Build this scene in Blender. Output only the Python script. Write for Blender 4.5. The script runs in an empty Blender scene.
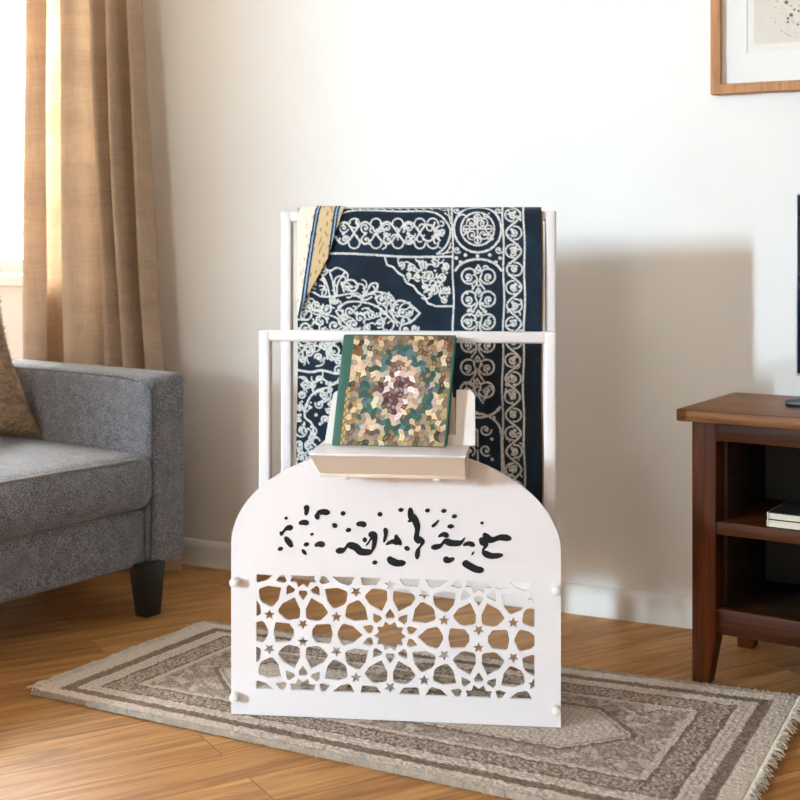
import bpy, bmesh, math, random
import numpy as np
from mathutils import Vector, Matrix

random.seed(7)
rng = np.random.default_rng(11)
scene = bpy.context.scene
COL = scene.collection
PI = math.pi
D = math.radians


def srgb(r, g, b):
    def f(c):
        c /= 255.0
        return c / 12.92 if c <= 0.04045 else ((c + 0.055) / 1.055) ** 2.4
    return (f(r), f(g), f(b), 1.0)


# ------------------------------------------------------------------ materials
def new_mat(name):
    m = bpy.data.materials.new(name)
    m.use_nodes = True
    nt = m.node_tree
    b = nt.nodes['Principled BSDF']
    return m, nt, b


def N(nt, t, **kw):
    n = nt.nodes.new(t)
    for k, v in kw.items():
        setattr(n, k, v)
    return n


def ramp(nt, stops, interp='LINEAR'):
    r = nt.nodes.new('ShaderNodeValToRGB')
    r.color_ramp.interpolation = interp
    el = r.color_ramp.elements
    el[0].position, el[0].color = stops[0]
    el[1].position, el[1].color = stops[-1]
    for p, c in stops[1:-1]:
        e = el.new(p)
        e.color = c
    return r


def mapped(nt, scale=(1, 1, 1), rot=(0, 0, 0), loc=(0, 0, 0)):
    tc = nt.nodes.new('ShaderNodeTexCoord')
    mp = nt.nodes.new('ShaderNodeMapping')
    mp.inputs['Scale'].default_value = scale
    mp.inputs['Rotation'].default_value = rot
    mp.inputs['Location'].default_value = loc
    nt.links.new(tc.outputs['Object'], mp.inputs['Vector'])
    return mp


def noise(nt, vec, scale, detail=3.0, rough=0.5, dist=0.0):
    n = nt.nodes.new('ShaderNodeTexNoise')
    n.inputs['Scale'].default_value = scale
    n.inputs['Detail'].default_value = detail
    n.inputs['Roughness'].default_value = rough
    n.inputs['Distortion'].default_value = dist
    nt.links.new(vec.outputs['Vector'], n.inputs['Vector'])
    return n


def bump(nt, b, height, strength=0.3, dist=0.002):
    bp = nt.nodes.new('ShaderNodeBump')
    bp.inputs['Strength'].default_value = strength
    bp.inputs['Distance'].default_value = dist
    nt.links.new(height, bp.inputs['Height'])
    nt.links.new(bp.outputs['Normal'], b.inputs['Normal'])
    return bp


def plain(name, c, rough=0.5, metal=0.0, nscale=60, var=0.04, bstr=0.05, bdist=0.001):
    """a plain painted / plastic surface with faint procedural unevenness"""
    m, nt, b = new_mat(name)
    mp = mapped(nt)
    n = noise(nt, mp, nscale, 4)
    lo = tuple(x * (1 - var) for x in c[:3]) + (1,)
    hi = tuple(min(1, x * (1 + var)) for x in c[:3]) + (1,)
    r = ramp(nt, [(0.3, lo), (0.7, hi)])
    nt.links.new(n.outputs['Fac'], r.inputs['Fac'])
    nt.links.new(r.outputs['Color'], b.inputs['Base Color'])
    b.inputs['Roughness'].default_value = rough
    b.inputs['Metallic'].default_value = metal
    bump(nt, b, n.outputs['Fac'], bstr, bdist)
    return m


def wood(name, dark, mid, light, axis='x', rough=0.45, scale=1.0):
    m, nt, b = new_mat(name)
    sc = {'x': (1.2, 22, 22), 'y': (22, 1.2, 22), 'z': (22, 22, 1.2)}[axis]
    mp = mapped(nt, tuple(s * scale for s in sc))
    n = noise(nt, mp, 2.2, 6, 0.62, 0.6)
    fs = {'x': (6, 320, 320), 'y': (320, 6, 320), 'z': (320, 320, 6)}[axis]
    mp2 = mapped(nt, fs)
    n2 = noise(nt, mp2, 1.0, 3, 0.6)
    add = N(nt, 'ShaderNodeMath', operation='MULTIPLY_ADD')
    nt.links.new(n2.outputs['Fac'], add.inputs[0])
    add.inputs[1].default_value = 0.35
    nt.links.new(n.outputs['Fac'], add.inputs[2])
    r = ramp(nt, [(0.42, dark), (0.66, mid), (0.92, light)])
    nt.links.new(add.outputs[0], r.inputs['Fac'])
    nt.links.new(r.outputs['Color'], b.inputs['Base Color'])
    b.inputs['Roughness'].default_value = rough
    b.inputs['Specular IOR Level'].default_value = 0.12
    bump(nt, b, add.outputs[0], 0.15, 0.001)
    return m


def fabric(name, c1, c2, scale=420, rough=0.95, bstr=0.5, bdist=0.0015, stretch=(1, 1, 1), sheen=0.2, lo=.45, hi=.9):
    m, nt, b = new_mat(name)
    mp = mapped(nt, stretch)
    n = noise(nt, mp, scale, 2, 0.7)
    n2 = noise(nt, mp, scale * 0.06, 3, 0.5)
    mx = N(nt, 'ShaderNodeMath', operation='MULTIPLY_ADD')
    nt.links.new(n2.outputs['Fac'], mx.inputs[0])
    mx.inputs[1].default_value = 0.35 if lo < .5 else 0.12
    nt.links.new(n.outputs['Fac'], mx.inputs[2])
    r = ramp(nt, [(lo, c1), (hi, c2)])
    nt.links.new(mx.outputs[0], r.inputs['Fac'])
    nt.links.new(r.outputs['Color'], b.inputs['Base Color'])
    b.inputs['Roughness'].default_value = rough
    b.inputs['Sheen Weight'].default_value = sheen
    bump(nt, b, n.outputs['Fac'], bstr, bdist)
    return m


def attr_mat(name, attr='tint', rough=0.9, nscale=700, bstr=0.4, bdist=0.001, mottling=0.25, sheen=0.0):
    """colour comes from the woven / printed pattern stored on the mesh, broken up by fine fibres"""
    m, nt, b = new_mat(name)
    a = N(nt, 'ShaderNodeAttribute', attribute_name=attr)
    mp = mapped(nt)
    n = noise(nt, mp, nscale, 3, 0.7)
    r = ramp(nt, [(0.25, (1 - mottling,) * 3 + (1,)), (0.75, (1 + 0.0,) * 3 + (1,))])
    nt.links.new(n.outputs['Fac'], r.inputs['Fac'])
    mx = N(nt, 'ShaderNodeMix', data_type='RGBA', blend_type='MULTIPLY')
    mx.inputs['Factor'].default_value = 1.0
    nt.links.new(a.outputs['Color'], mx.inputs['A'])
    nt.links.new(r.outputs['Color'], mx.inputs['B'])
    nt.links.new(mx.outputs['Result'], b.inputs['Base Color'])
    b.inputs['Roughness'].default_value = rough
    b.inputs['Sheen Weight'].default_value = sheen
    bump(nt, b, n.outputs['Fac'], bstr, bdist)
    return m


# ------------------------------------------------------------------ mesh helpers
def link(name, me, mat, parent=None, loc=None, rz=None):
    o = bpy.data.objects.new(name, me)
    COL.objects.link(o)
    if mat is not None:
        for mm in (mat if isinstance(mat, (list, tuple)) else [mat]):
            me.materials.append(mm)
    if parent is not None:
        o.parent = parent
    if loc is not None:
        o.location = loc
    if rz is not None:
        o.rotation_euler = (0, 0, rz)
    return o


def bm_mesh(bm, name='mesh', smooth=40):
    bmesh.ops.recalc_face_normals(bm, faces=bm.faces)
    me = bpy.data.meshes.new(name)
    bm.to_mesh(me)
    bm.free()
    if smooth:
        me.polygons.foreach_set('use_smooth', [True] * len(me.polygons))
        me.set_sharp_from_angle(angle=D(smooth))
    return me


def rbox(x0, x1, y0, y1, z0, z1, bev=0.003, seg=2, fn=None):
    bm = bmesh.new()
    bmesh.ops.create_cube(bm, size=1)
    for v in bm.verts:
        v.co = Vector((x0 + (v.co.x + .5) * (x1 - x0), y0 + (v.co.y + .5) * (y1 - y0), z0 + (v.co.z + .5) * (z1 - z0)))
    if bev > 0:
        bmesh.ops.bevel(bm, geom=list(bm.edges), offset=bev, segments=seg, profile=0.5, affect='EDGES')
    if fn:
        for v in bm.verts:
            v.co = Vector(fn(v.co))
    return bm_mesh(bm)


def tapered(x0, x1, y0, y1, z0, z1, b, bev=0.003):
    """upright post; b = (bx0,bx1,by0,by1) footprint at the bottom"""
    def fn(c):
        t = (c.z - z0) / (z1 - z0)
        fx = (c.x - x0) / (x1 - x0)
        fy = (c.y - y0) / (y1 - y0)
        return (t * c.x + (1 - t) * (b[0] + fx * (b[1] - b[0])), t * c.y + (1 - t) * (b[2] + fy * (b[3] - b[2])), c.z)
    return rbox(x0, x1, y0, y1, z0, z1, bev, 2, fn)


def softbox(x0, x1, y0, y1, z0, z1, r, n=(24, 18, 8), bulge=(0, 0, 0), fn=None):
    """rounded, crowned upholstery block"""
    bm = bmesh.new()
    c = Vector(((x0 + x1) / 2, (y0 + y1) / 2, (z0 + z1) / 2))
    h = Vector(((x1 - x0) / 2, (y1 - y0) / 2, (z1 - z0) / 2))
    verts = {}
    nx, ny, nz = n

    def vat(i, j, k):
        key = (i, j, k)
        if key not in verts:
            def warp(t):
                return math.sin(t * PI / 2) * 0.55 + t * 0.45
            p = Vector((warp(2 * i / nx - 1) * h.x, warp(2 * j / ny - 1) * h.y, warp(2 * k / nz - 1) * h.z))
            q = Vector([max(-h[a] + r, min(h[a] - r, p[a])) for a in range(3)])
            d = p - q
            if d.length > 1e-9:
                m = max(abs(d[a]) for a in range(3))
                p = q + d.normalized() * m if True else p
            f = [p[a] / h[a] for a in range(3)]
            p = p + Vector((math.copysign(bulge[0], f[0]) * max(0, 1 - f[1] ** 2) * max(0, 1 - f[2] ** 2) * abs(f[0]),
                            math.copysign(bulge[1], f[1]) * max(0, 1 - f[0] ** 2) * max(0, 1 - f[2] ** 2) * abs(f[1]),
                            math.copysign(bulge[2], f[2]) * max(0, 1 - f[0] ** 2) * max(0, 1 - f[1] ** 2) * abs(f[2])))
            p = p + c
            if fn:
                p = Vector(fn(p))
            verts[key] = bm.verts.new(p)
        return verts[key]
    for i in range(nx):
        for j in range(ny):
            for k in (0, nz):
                bm.faces.new([vat(i, j, k), vat(i + 1, j, k), vat(i + 1, j + 1, k), vat(i, j + 1, k)])
    for i in range(nx):
        for k in range(nz):
            for j in (0, ny):
                bm.faces.new([vat(i, j, k), vat(i + 1, j, k), vat(i + 1, j, k + 1), vat(i, j, k + 1)])
    for j in range(ny):
        for k in range(nz):
            for i in (0, nx):
                bm.faces.new([vat(i, j, k), vat(i, j + 1, k), vat(i, j + 1, k + 1), vat(i, j, k + 1)])
    return bm_mesh(bm, smooth=60)


def tube(pts, r, n=10, closed=False):
    bm = bmesh.new()
    pts = [Vector(p) for p in pts]
    rings = []
    for i, p in enumerate(pts):
        a = pts[i - 1] if (i > 0 or closed) else p
        b = pts[(i + 1) % len(pts)] if (i < len(pts) - 1 or closed) else p
        t = (b - a).normalized()
        u = Vector((0, 0, 1)) if abs(t.z) < 0.9 else Vector((1, 0, 0))
        e1 = t.cross(u).normalized()
        e2 = t.cross(e1)
        rings.append([bm.verts.new(p + e1 * (r * math.cos(2 * PI * k / n)) + e2 * (r * math.sin(2 * PI * k / n))) for k in range(n)])
    m = len(rings)
    for i in range(m if closed else m - 1):
        A, B = rings[i], rings[(i + 1) % m]
        for k in range(n):
            bm.faces.new([A[k], A[(k + 1) % n], B[(k + 1) % n], B[k]])
    if not closed:
        bm.faces.new(rings[0])
        bm.faces.new(rings[-1][::-1])
    return bm_mesh(bm)


def lathe(profile, n=24, M=None):
    """profile: (r, z) list; closed at both ends on the axis"""
    bm = bmesh.new()
    rings = []
    for r, z in profile:
        if r < 1e-6:
            rings.append([bm.verts.new((0, 0, z))])
        else:
            rings.append([bm.verts.new((r * math.cos(2 * PI * k / n), r * math.sin(2 * PI * k / n), z)) for k in range(n)])
    for A, B in zip(rings, rings[1:]):
        for k in range(n):
            k2 = (k + 1) % n
            if len(A) == 1:
                bm.faces.new([A[0], B[k], B[k2]])
            elif len(B) == 1:
                bm.faces.new([A[k], A[k2], B[0]])
            else:
                bm.faces.new([A[k], A[k2], B[k2], B[k]])
    if M is not None:
        bmesh.ops.transform(bm, matrix=M, verts=bm.verts)
    return bm_mesh(bm)


def plate(outer, holes, t, y0=0.0, bev=0.0):
    """flat cut-out plate in the local XZ plane, front face at y0, back face at y0+t"""
    cu = bpy.data.curves.new('tmp', 'CURVE')
    cu.dimensions = '2D'
    cu.fill_mode = 'BOTH'
    cu.extrude = t / 2 - bev
    if bev:
        cu.bevel_depth = bev
        cu.bevel_resolution = 1
        cu.offset = -bev
    for poly in [outer] + list(holes):
        s = cu.splines.new('POLY')
        s.points.add(len(poly) - 1)
        for pt, (x, y) in zip(s.points, poly):
            pt.co = (x, y, 0, 1)
        s.use_cyclic_u = True
    o = bpy.data.objects.new('tmp', cu)
    COL.objects.link(o)
    dg = bpy.context.evaluated_depsgraph_get()
    me = bpy.data.meshes.new_from_object(o.evaluated_get(dg))
    bpy.data.objects.remove(o)
    bpy.data.curves.remove(cu)
    bm = bmesh.new()
    bm.from_mesh(me)
    bpy.data.meshes.remove(me)
    bmesh.ops.remove_doubles(bm, verts=bm.verts, dist=1e-5)
    for v in bm.verts:
        x, y, z = v.co
        v.co = (x, y0 + t / 2 - z, y)
    return bm_mesh(bm, smooth=30)


def grid_mesh(P, colors=None, attr='tint', smooth=True):
    """P: (n,m,3) array -> quad grid, optional per-vertex colours"""
    n, m = P.shape[:2]
    me = bpy.data.meshes.new('grid')
    idx = np.arange(n * m).reshape(n, m)
    F = np.stack([idx[:-1, :-1], idx[1:, :-1], idx[1:, 1:], idx[:-1, 1:]], -1).reshape(-1, 4)
    me.vertices.add(n * m)
    me.vertices.foreach_set('co', P.reshape(-1).astype(np.float32))
    me.loops.add(F.size)
    me.loops.foreach_set('vertex_index', F.reshape(-1).astype(np.int32))
    me.polygons.add(len(F))
    me.polygons.foreach_set('loop_start', (np.arange(len(F)) * 4).astype(np.int32))
    me.polygons.foreach_set('use_smooth', np.full(len(F), smooth))
    me.update(calc_edges=True)
    if colors is not None:
        set_tint(me, colors.reshape(-1, colors.shape[-1]), attr)
    return me


def set_tint(me, C, attr='tint'):
    a = me.attributes.new(attr, 'FLOAT_COLOR', 'POINT')
    if C.shape[1] == 3:
        C = np.concatenate([C, np.ones((len(C), 1))], 1)
    a.data.foreach_set('color', C.reshape(-1).astype(np.float32))


def tag(o, label, cat, group=None, kind=None):
    o['label'] = label
    o['category'] = cat
    if group:
        o['group'] = group
    if kind:
        o['kind'] = kind
    return o


def thing(name, label, cat, loc=(0, 0, 0), rz=0.0, group=None):
    o = bpy.data.objects.new(name, None)
    COL.objects.link(o)
    o.empty_display_size = 0.1
    o.location = loc
    o.rotation_euler = (0, 0, rz)
    return tag(o, label, cat, group)


def struct(name, me, mat, loc=(0, 0, 0), rz=0.0, parent=None):
    o = link(name, me, mat, parent, loc, rz)
    if parent is None:
        o['kind'] = 'structure'
    return o


# ------------------------------------------------------------------ raster for woven patterns
class Raster:
    """draws lines in pattern units onto a grid"""

    def __init__(self, p0, p1, q0, q1, step):
        self.p = np.arange(p0, p1 + step * .5, step)
        self.q = np.arange(q0, q1 + step * .5, step)
        self.step, self.p0, self.q0 = step, p0, q0
        self.v = np.zeros((len(self.q), len(self.p)))

    def seg(self, a, b, w, soft=0.7):
        w = w * .88
        pad = w / 2 + soft + self.step
        i0 = max(0, int((min(a[0], b[0]) - pad - self.p0) / self.step))
        i1 = min(len(self.p), int((max(a[0], b[0]) + pad - self.p0) / self.step) + 2)
        j0 = max(0, int((min(a[1], b[1]) - pad - self.q0) / self.step))
        j1 = min(len(self.q), int((max(a[1], b[1]) + pad - self.q0) / self.step) + 2)
        if i1 <= i0 or j1 <= j0:
            return
        X, Y = np.meshgrid(self.p[i0:i1], self.q[j0:j1])
        dx, dy = b[0] - a[0], b[1] - a[1]
        L = dx * dx + dy * dy
        t = np.clip(((X - a[0]) * dx + (Y - a[1]) * dy) / L, 0, 1) if L > 1e-9 else 0 * X
        d = np.hypot(X - a[0] - t * dx, Y - a[1] - t * dy)
        val = np.clip((w / 2 + soft / 2 - d) / soft, 0, 1)
        self.v[j0:j1, i0:i1] = np.maximum(self.v[j0:j1, i0:i1], val)

    def line(self, pts, w=1.8):
        for a, b in zip(pts, pts[1:]):
            self.seg(a, b, w)

    def smooth(self, pts, w=1.8, n=6):
        self.line(catmull(pts, n), w)

    def arc(self, cx, cy, r, a0, a1, w=1.8, ry=None):
        ry = ry or r
        n = max(6, int(abs(a1 - a0) / 15))
        self.line([(cx + r * math.cos(D(a0 + (a1 - a0) * k / n)), cy + ry * math.sin(D(a0 + (a1 - a0) * k / n))) for k in range(n + 1)], w)

    def curl(self, cx, cy, r, a0, turn=1, w=1.6, spin=400):
        n = 18
        pts = []
        for k in range(n + 1):
            t = k / n
            rr = r * (1 - 0.72 * t)
            a = D(a0 + turn * spin * t)
            pts.append((cx + rr * math.cos(a), cy + rr * math.sin(a)))
        self.line(pts, w)
        self.seg((cx, cy), (cx + .1, cy), w * 1.5)

    def blob(self, x, y, w):
        self.seg((x, y), (x + .01, y), w)


def catmull(pts, n=6):
    out = []
    P = [pts[0]] + list(pts) + [pts[-1]]
    for i in range(1, len(P) - 2):
        p0, p1, p2, p3 = [np.array(P[i + k], float) for k in (-1, 0, 1, 2)]
        for k in range(n):
            t = k / n
            out.append(tuple(0.5 * ((2 * p1) + (-p0 + p2) * t + (2 * p0 - 5 * p1 + 4 * p2 - p3) * t * t + (-p0 + 3 * p1 - 3 * p2 + p3) * t ** 3)))
    out.append(tuple(pts[-1]))
    return out


def mixc(a, b, t):
    return a * (1 - t[..., None]) + b * t[..., None]


def rgb(r, g, b):
    return np.array(srgb(r, g, b)[:3])


# ================================================================== CAMERA
cam = bpy.data.cameras.new('camera')
cam.sensor_width = 36
cam.lens = 1300 / 800 * 36
cam.shift_y = -154 / 800
cam.clip_start = 0.05
cam.clip_end = 100
cam.dof.use_dof = True
cam.dof.focus_distance = 2.78
cam.dof.aperture_fstop = 4.5
co = bpy.data.objects.new('camera', cam)
COL.objects.link(co)
co.location = (0, 0, 1.0)
co.rotation_euler = (PI / 2, 0, 0)
scene.camera = co

# ================================================================== ROOM
RP = (-0.678, 4.10, 0.0)          # a point on the back wall's foot
RZ = -D(25.54)                    # the walls' yaw
U0, U1, V1, HC = -1.9, 4.2, -9.0, 2.7


def room(u, v):
    return (RP[0] + u * math.cos(RZ) - v * math.sin(RZ), RP[1] + u * math.sin(RZ) + v * math.cos(RZ))


# --- plaster
wall_m, nt, b = new_mat('warm_white_plaster')
mp = mapped(nt)
n1 = noise(nt, mp, 1.3, 4, 0.55)
n2 = noise(nt, mp, 90, 4, 0.6)
r = ramp(nt, [(0.3, srgb(232, 228, 223)), (0.7, srgb(238, 235, 231))])
nt.links.new(n1.outputs['Fac'], r.inputs['Fac'])
nt.links.new(r.outputs['Color'], b.inputs['Base Color'])
b.inputs['Roughness'].default_value = 0.75
bump(nt, b, n2.outputs['Fac'], 0.12, 0.002)

trim_m = plain('trim_paint', srgb(228, 222, 214), 0.45, var=0.02)
ceil_m = plain('ceiling_paint', srgb(240, 238, 234), 0.9, var=0.01)

# --- oak floor
floor_m, nt, b = new_mat('oak_planks')
PR = D(56)
mp = mapped(nt, (1, 1, 1), (0, 0, -PR))
br = N(nt, 'ShaderNodeTexBrick')
br.offset = 0.37
br.inputs['Color1'].default_value = (0.0, 0.0, 0.0, 1)
br.inputs['Color2'].default_value = (1.0, 1.0, 1.0, 1)
br.inputs['Mortar'].default_value = (0.5, 0.5, 0.5, 1)
br.inputs['Scale'].default_value = 1.0
br.inputs['Mortar Size'].default_value = 0.0011
br.inputs['Mortar Smooth'].default_value = 0.4
br.inputs['Bias'].default_value = 0.0
br.inputs['Brick Width'].default_value = 1.35
br.inputs['Row Height'].default_value = 0.125
nt.links.new(mp.outputs['Vector'], br.inputs['Vector'])
# shift the grain per plank
off = N(nt, 'ShaderNodeVectorMath', operation='MULTIPLY_ADD')
nt.links.new(br.outputs['Color'], off.inputs[0])
off.inputs[1].default_value = (7.3, 3.1, 0)
nt.links.new(mp.outputs['Vector'], off.inputs[2])
gm = N(nt, 'ShaderNodeMapping')
gm.inputs['Scale'].default_value = (1.0, 13, 1)
nt.links.new(off.outputs['Vector'], gm.inputs['Vector'])
g1 = noise(nt, gm, 2.4, 5, 0.6, 1.2)
gm2 = N(nt, 'ShaderNodeMapping')
gm2.inputs['Scale'].default_value = (5, 220, 1)
nt.links.new(off.outputs['Vector'], gm2.inputs['Vector'])
g2 = noise(nt, gm2, 1.0, 3, 0.6)
a1 = N(nt, 'ShaderNodeMath', operation='MULTIPLY_ADD')
nt.links.new(g2.outputs['Fac'], a1.inputs[0])
a1.inputs[1].default_value = 0.28
nt.links.new(g1.outputs['Fac'], a1.inputs[2])
a2 = N(nt, 'ShaderNodeMath', operation='MULTIPLY_ADD')
nt.links.new(br.outputs['Color'], a2.inputs[0])
a2.inputs[1].default_value = 0.16
nt.links.new(a1.outputs[0], a2.inputs[2])
r = ramp(nt, [(0.40, srgb(118, 77, 37)), (0.68, srgb(170, 117, 63)), (0.98, srgb(208, 156, 97))])
nt.links.new(a2.outputs[0], r.inputs['Fac'])
mx = N(nt, 'ShaderNodeMix', data_type='RGBA')
nt.links.new(br.outputs['Fac'], mx.inputs['Factor'])
nt.links.new(r.outputs['Color'], mx.inputs['A'])
mx.inputs['B'].default_value = srgb(96, 60, 30)
nt.links.new(mx.outputs['Result'], b.inputs['Base Color'])
b.inputs['Roughness'].default_value = 0.48
b.inputs['Specular IOR Level'].default_value = 0.25
bump(nt, b, a1.outputs[0], 0.06, 0.001)

struct('floor', rbox(U0 - .3, U1 + .3, V1 - .3, 0.3, -0.1, 0.0, 0), floor_m, RP, RZ)
struct('ceiling', rbox(U0 - .3, U1 + .3, V1 - .3, 0.3, HC, HC + .1, 0), ceil_m, RP, RZ)

# back wall with the curtained window
WU0, WU1, WZ0, WZ1 = -1.62, -0.47, 0.905, 2.25


def rect(x0, x1, z0, z1):
    return [(x0, z0), (x1, z0), (x1, z1), (x0, z1)]


struct('wall_back', plate(rect(U0 - .25, U1 + .25, 0, HC), [rect(WU0, WU1, WZ0, WZ1)], 0.25, 0.0), wall_m, RP, RZ)

# left wall: its window is the room's main daylight (built along x, then turned)
KV0, KV1, KZ0, KZ1 = -7.40, -6.29, 1.15, 2.50
LW = plate(rect(V1 - .25, 0.0, 0, HC), [rect(KV0, KV1, KZ0, KZ1)], 0.25, 0.0)
LW.transform(Matrix.Rotation(PI / 2, 4, 'Z'))
struct('wall_left', LW, wall_m, (*room(U0, 0), 0), RZ)
struct('wall_right', rbox(U1, U1 + .25, V1, 0, 0, HC, 0), wall_m, RP, RZ)
# wall behind the viewer, with an unseen window added for fill light
FU0, FU1, FZ0, FZ1 = 0.7, 1.9, 1.0, 2.1
struct('wall_front', plate(rect(U0 - .25, U1 + .25, 0, HC), [rect(FU0, FU1, FZ0, FZ1)], 0.25, V1 - .25), wall_m, RP, RZ)

# baseboards
def profile_bar(u0, u1):
    bm = bmesh.new()
    pr = [(0, 0), (-.016, 0), (-.016, .058), (-.011, .070), (-.006, .078), (0, .080)]
    A = [bm.verts.new((u0, y, z)) for y, z in pr]
    B = [bm.verts.new((u1, y, z)) for y, z in pr]
    for i in range(len(pr) - 1):
        bm.faces.new([A[i], A[i + 1], B[i + 1], B[i]])
    bm.faces.new(A)
    bm.faces.new(B[::-1])
    bm.faces.new([A[0], B[0], B[-1], A[-1]])
    return bm_mesh(bm, smooth=35)


struct('baseboard_back', profile_bar(U0, U1), trim_m, RP, RZ)

# window glass
glass_m, nt, b = new_mat('window_glass')
out = nt.nodes['Material Output']
tr = N(nt, 'ShaderNodeBsdfTransparent')
tr.inputs['Color'].default_value = (0.97, 0.99, 0.98, 1)
gl = N(nt, 'ShaderNodeBsdfGlossy')
gl.inputs['Roughness'].default_value = 0.02
ms = N(nt, 'ShaderNodeMixShader')
ms.inputs[0].default_value = 0.05
nt.links.new(tr.outputs[0], ms.inputs[1])
nt.links.new(gl.outputs[0], ms.inputs[2])
nt.links.new(ms.outputs[0], out.inputs['Surface'])


def window(name, x0, x1, z0, z1, loc, rz, yoff, mull=True):
    """frame + glass in a wall opening; local y = outward"""
    fw = 0.05
    holes = []
    if mull:
        xm = (x0 + x1) / 2
        holes = [rect(x0 + fw, xm - fw / 2, z0 + fw, z1 - fw), rect(xm + fw / 2, x1 - fw, z0 + fw, z1 - fw)]
    else:
        holes = [rect(x0 + fw, x1 - fw, z0 + fw, z1 - fw)]
    f = struct(name, plate(rect(x0, x1, z0, z1), holes, 0.05, yoff), trim_m, loc, rz)
    for h in holes:
        hx0, hz0 = h[0]
        hx1, hz1 = h[2]
        link('window_pane', rbox(hx0, hx1, yoff + .022, yoff + .028, hz0, hz1, 0), glass_m, f)
    link('window_sill', rbox(x0 - .04, x1 + .04, -0.05, yoff, z0 - .04, z0, 0.006), trim_m, f)
    return f


window('window_1', WU0, WU1, WZ0, WZ1, RP, RZ, 0.12)
window('window_2', KV0, KV1, KZ0, KZ1, (*room(U0, 0), 0), RZ + PI / 2, 0.12, mull=False)
fwl = room(0, V1)
window('fill_window', -FU1, -FU0, FZ0, FZ1, (*fwl, 0), RZ + PI, 0.12)  # added behind the viewer to bring in frontal fill

# ground and a shrub outdoors, the overexposure put into the pale leaf colour
ground_m = plain('outdoor_paving', srgb(190, 188, 176), 0.9, nscale=8, var=0.1)
struct('ground', rbox(-14, 6, 0.4, 16, -0.2, -0.12, 0), ground_m, RP, RZ)
leaf_m = plain('leaf_green_overexposed', srgb(214, 232, 176), 0.6, nscale=3, var=0.3)
bush_bm = bmesh.new()
for k in range(900):
    while True:
        p = Vector((random.uniform(-1, 1), random.uniform(-1, 1), random.uniform(-1, 1)))
        if 0.25 < p.length < 1:
            break
    c = Vector((p.x * .75, p.y * .75, 1.25 + p.z * 1.0))
    M = Matrix.Rotation(random.uniform(0, 6.3), 3, 'Z') @ Matrix.Rotation(random.uniform(-1.2, 1.2), 3, 'X')
    s = random.uniform(.05, .09)
    bush_bm.faces.new([bush_bm.verts.new(c + M @ Vector(q) * s) for q in ((0, -1, 0), (.45, -.2, .12), (0, 1, 0), (-.45, -.2, .12))])
bush = thing('garden_shrub', 'washed-out green leafy shrub outside the bright window', 'shrub', (-2.75, 8.6, -.12))
me = bpy.data.meshes.new('leaves')
bush_bm.to_mesh(me)
bush_bm.free()
fo = link('foliage', me, leaf_m, bush)
link('stem', tube([(0, 0, 0), (.03, .02, .5), (-.02, 0, 1.2)], .03), plain('bark', srgb(110, 85, 60), .9), bush)

# ================================================================== CURTAIN
cur_m, nt, b = new_mat('tan_linen_curtain')
mp = mapped(nt)
n1 = noise(nt, mapped(nt, (420, 420, 14)), 1.0, 3, .6)
n2 = noise(nt, mapped(nt, (10, 10, 420)), 1.0, 3, .6)
n3 = noise(nt, mapped(nt, (4, 4, 9)), 1.0, 4, .6)
s1 = N(nt, 'ShaderNodeMath', operation='ADD')
nt.links.new(n1.outputs['Fac'], s1.inputs[0])
nt.links.new(n2.outputs['Fac'], s1.inputs[1])
s2 = N(nt, 'ShaderNodeMath', operation='ADD')
nt.links.new(s1.outputs[0], s2.inputs[0])
nt.links.new(n3.outputs['Fac'], s2.inputs[1])
s3 = N(nt, 'ShaderNodeMath', operation='MULTIPLY')
nt.links.new(s2.outputs[0], s3.inputs[0])
s3.inputs[1].default_value = 1 / 3
r = ramp(nt, [(0.36, srgb(186, 163, 138)), (0.64, srgb(224, 205, 183))])
nt.links.new(s3.outputs[0], r.inputs['Fac'])
nt.links.new(r.outputs['Color'], b.inputs['Base Color'])
b.inputs['Roughness'].default_value = 0.95
bump(nt, b, s1.outputs[0], 0.2, 0.001)
tl = N(nt, 'ShaderNodeBsdfTranslucent')
hsv = N(nt, 'ShaderNodeHueSaturation')
hsv.inputs['Saturation'].default_value = .8
hsv.inputs['Value'].default_value = 1.15
nt.links.new(r.outputs['Color'], hsv.inputs['Color'])
nt.links.new(hsv.outputs['Color'], tl.inputs['Color'])
ms = N(nt, 'ShaderNodeMixShader')
ms.inputs[0].default_value = 0.5
nt.links.new(b.outputs[0], ms.inputs[1])
nt.links.new(tl.outputs[0], ms.inputs[2])
nt.links.new(ms.outputs[0], nt.nodes['Material Output'].inputs['Surface'])

cur = thing('curtain', 'tan linen curtain hanging in folds beside the bright window behind the sofa', 'curtain', RP, RZ)
# folds: (fraction across, depth from wall)
FOLD = [(.255, .150), (.19, .155), (.10, .150), (.03, .130), (0, .105), (.03, .085), (.08, .075), (.14, .07), (.20, .072), (.30, .078), (.375, .15), (.48, .165), (.55, .14), (.575, .085), (.60, .10),
        (.66, .15), (.70, .125), (.715, .075), (.74, .10), (.80, .16), (.845, .14), (.86, .08), (.885, .095), (.94, .14), (1.0, .10)]
fx = np.array(catmull(FOLD, 8))
NZ = 60
P = np.zeros((NZ, len(fx), 3))
for i in range(NZ):
    t = i / (NZ - 1)
    z = 0.012 + t * 2.40
    ul = -0.536 - 0.006 * math.sin(z * 2.1)
    ur = -0.098 + 0.074 * max(0, (2.0 - z)) ** 1.15
    amp = 1.0 + 0.12 * (1 - t)
    P[i, :, 0] = ul + (ur - ul) * fx[:, 0] + 0.004 * np.sin(z * 3 + fx[:, 0] * 9)
    P[i, :, 1] = -(0.03 + (fx[:, 1] - .02) * amp) + 0.003 * np.sin(z * 5 + fx[:, 0] * 14)
    P[i, :, 2] = z
cme = grid_mesh(P[:, :, :])
cobj = link('drape', cme, cur_m, cur)
sol = cobj.modifiers.new('s', 'SOLIDIFY')
sol.thickness = 0.0016
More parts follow.
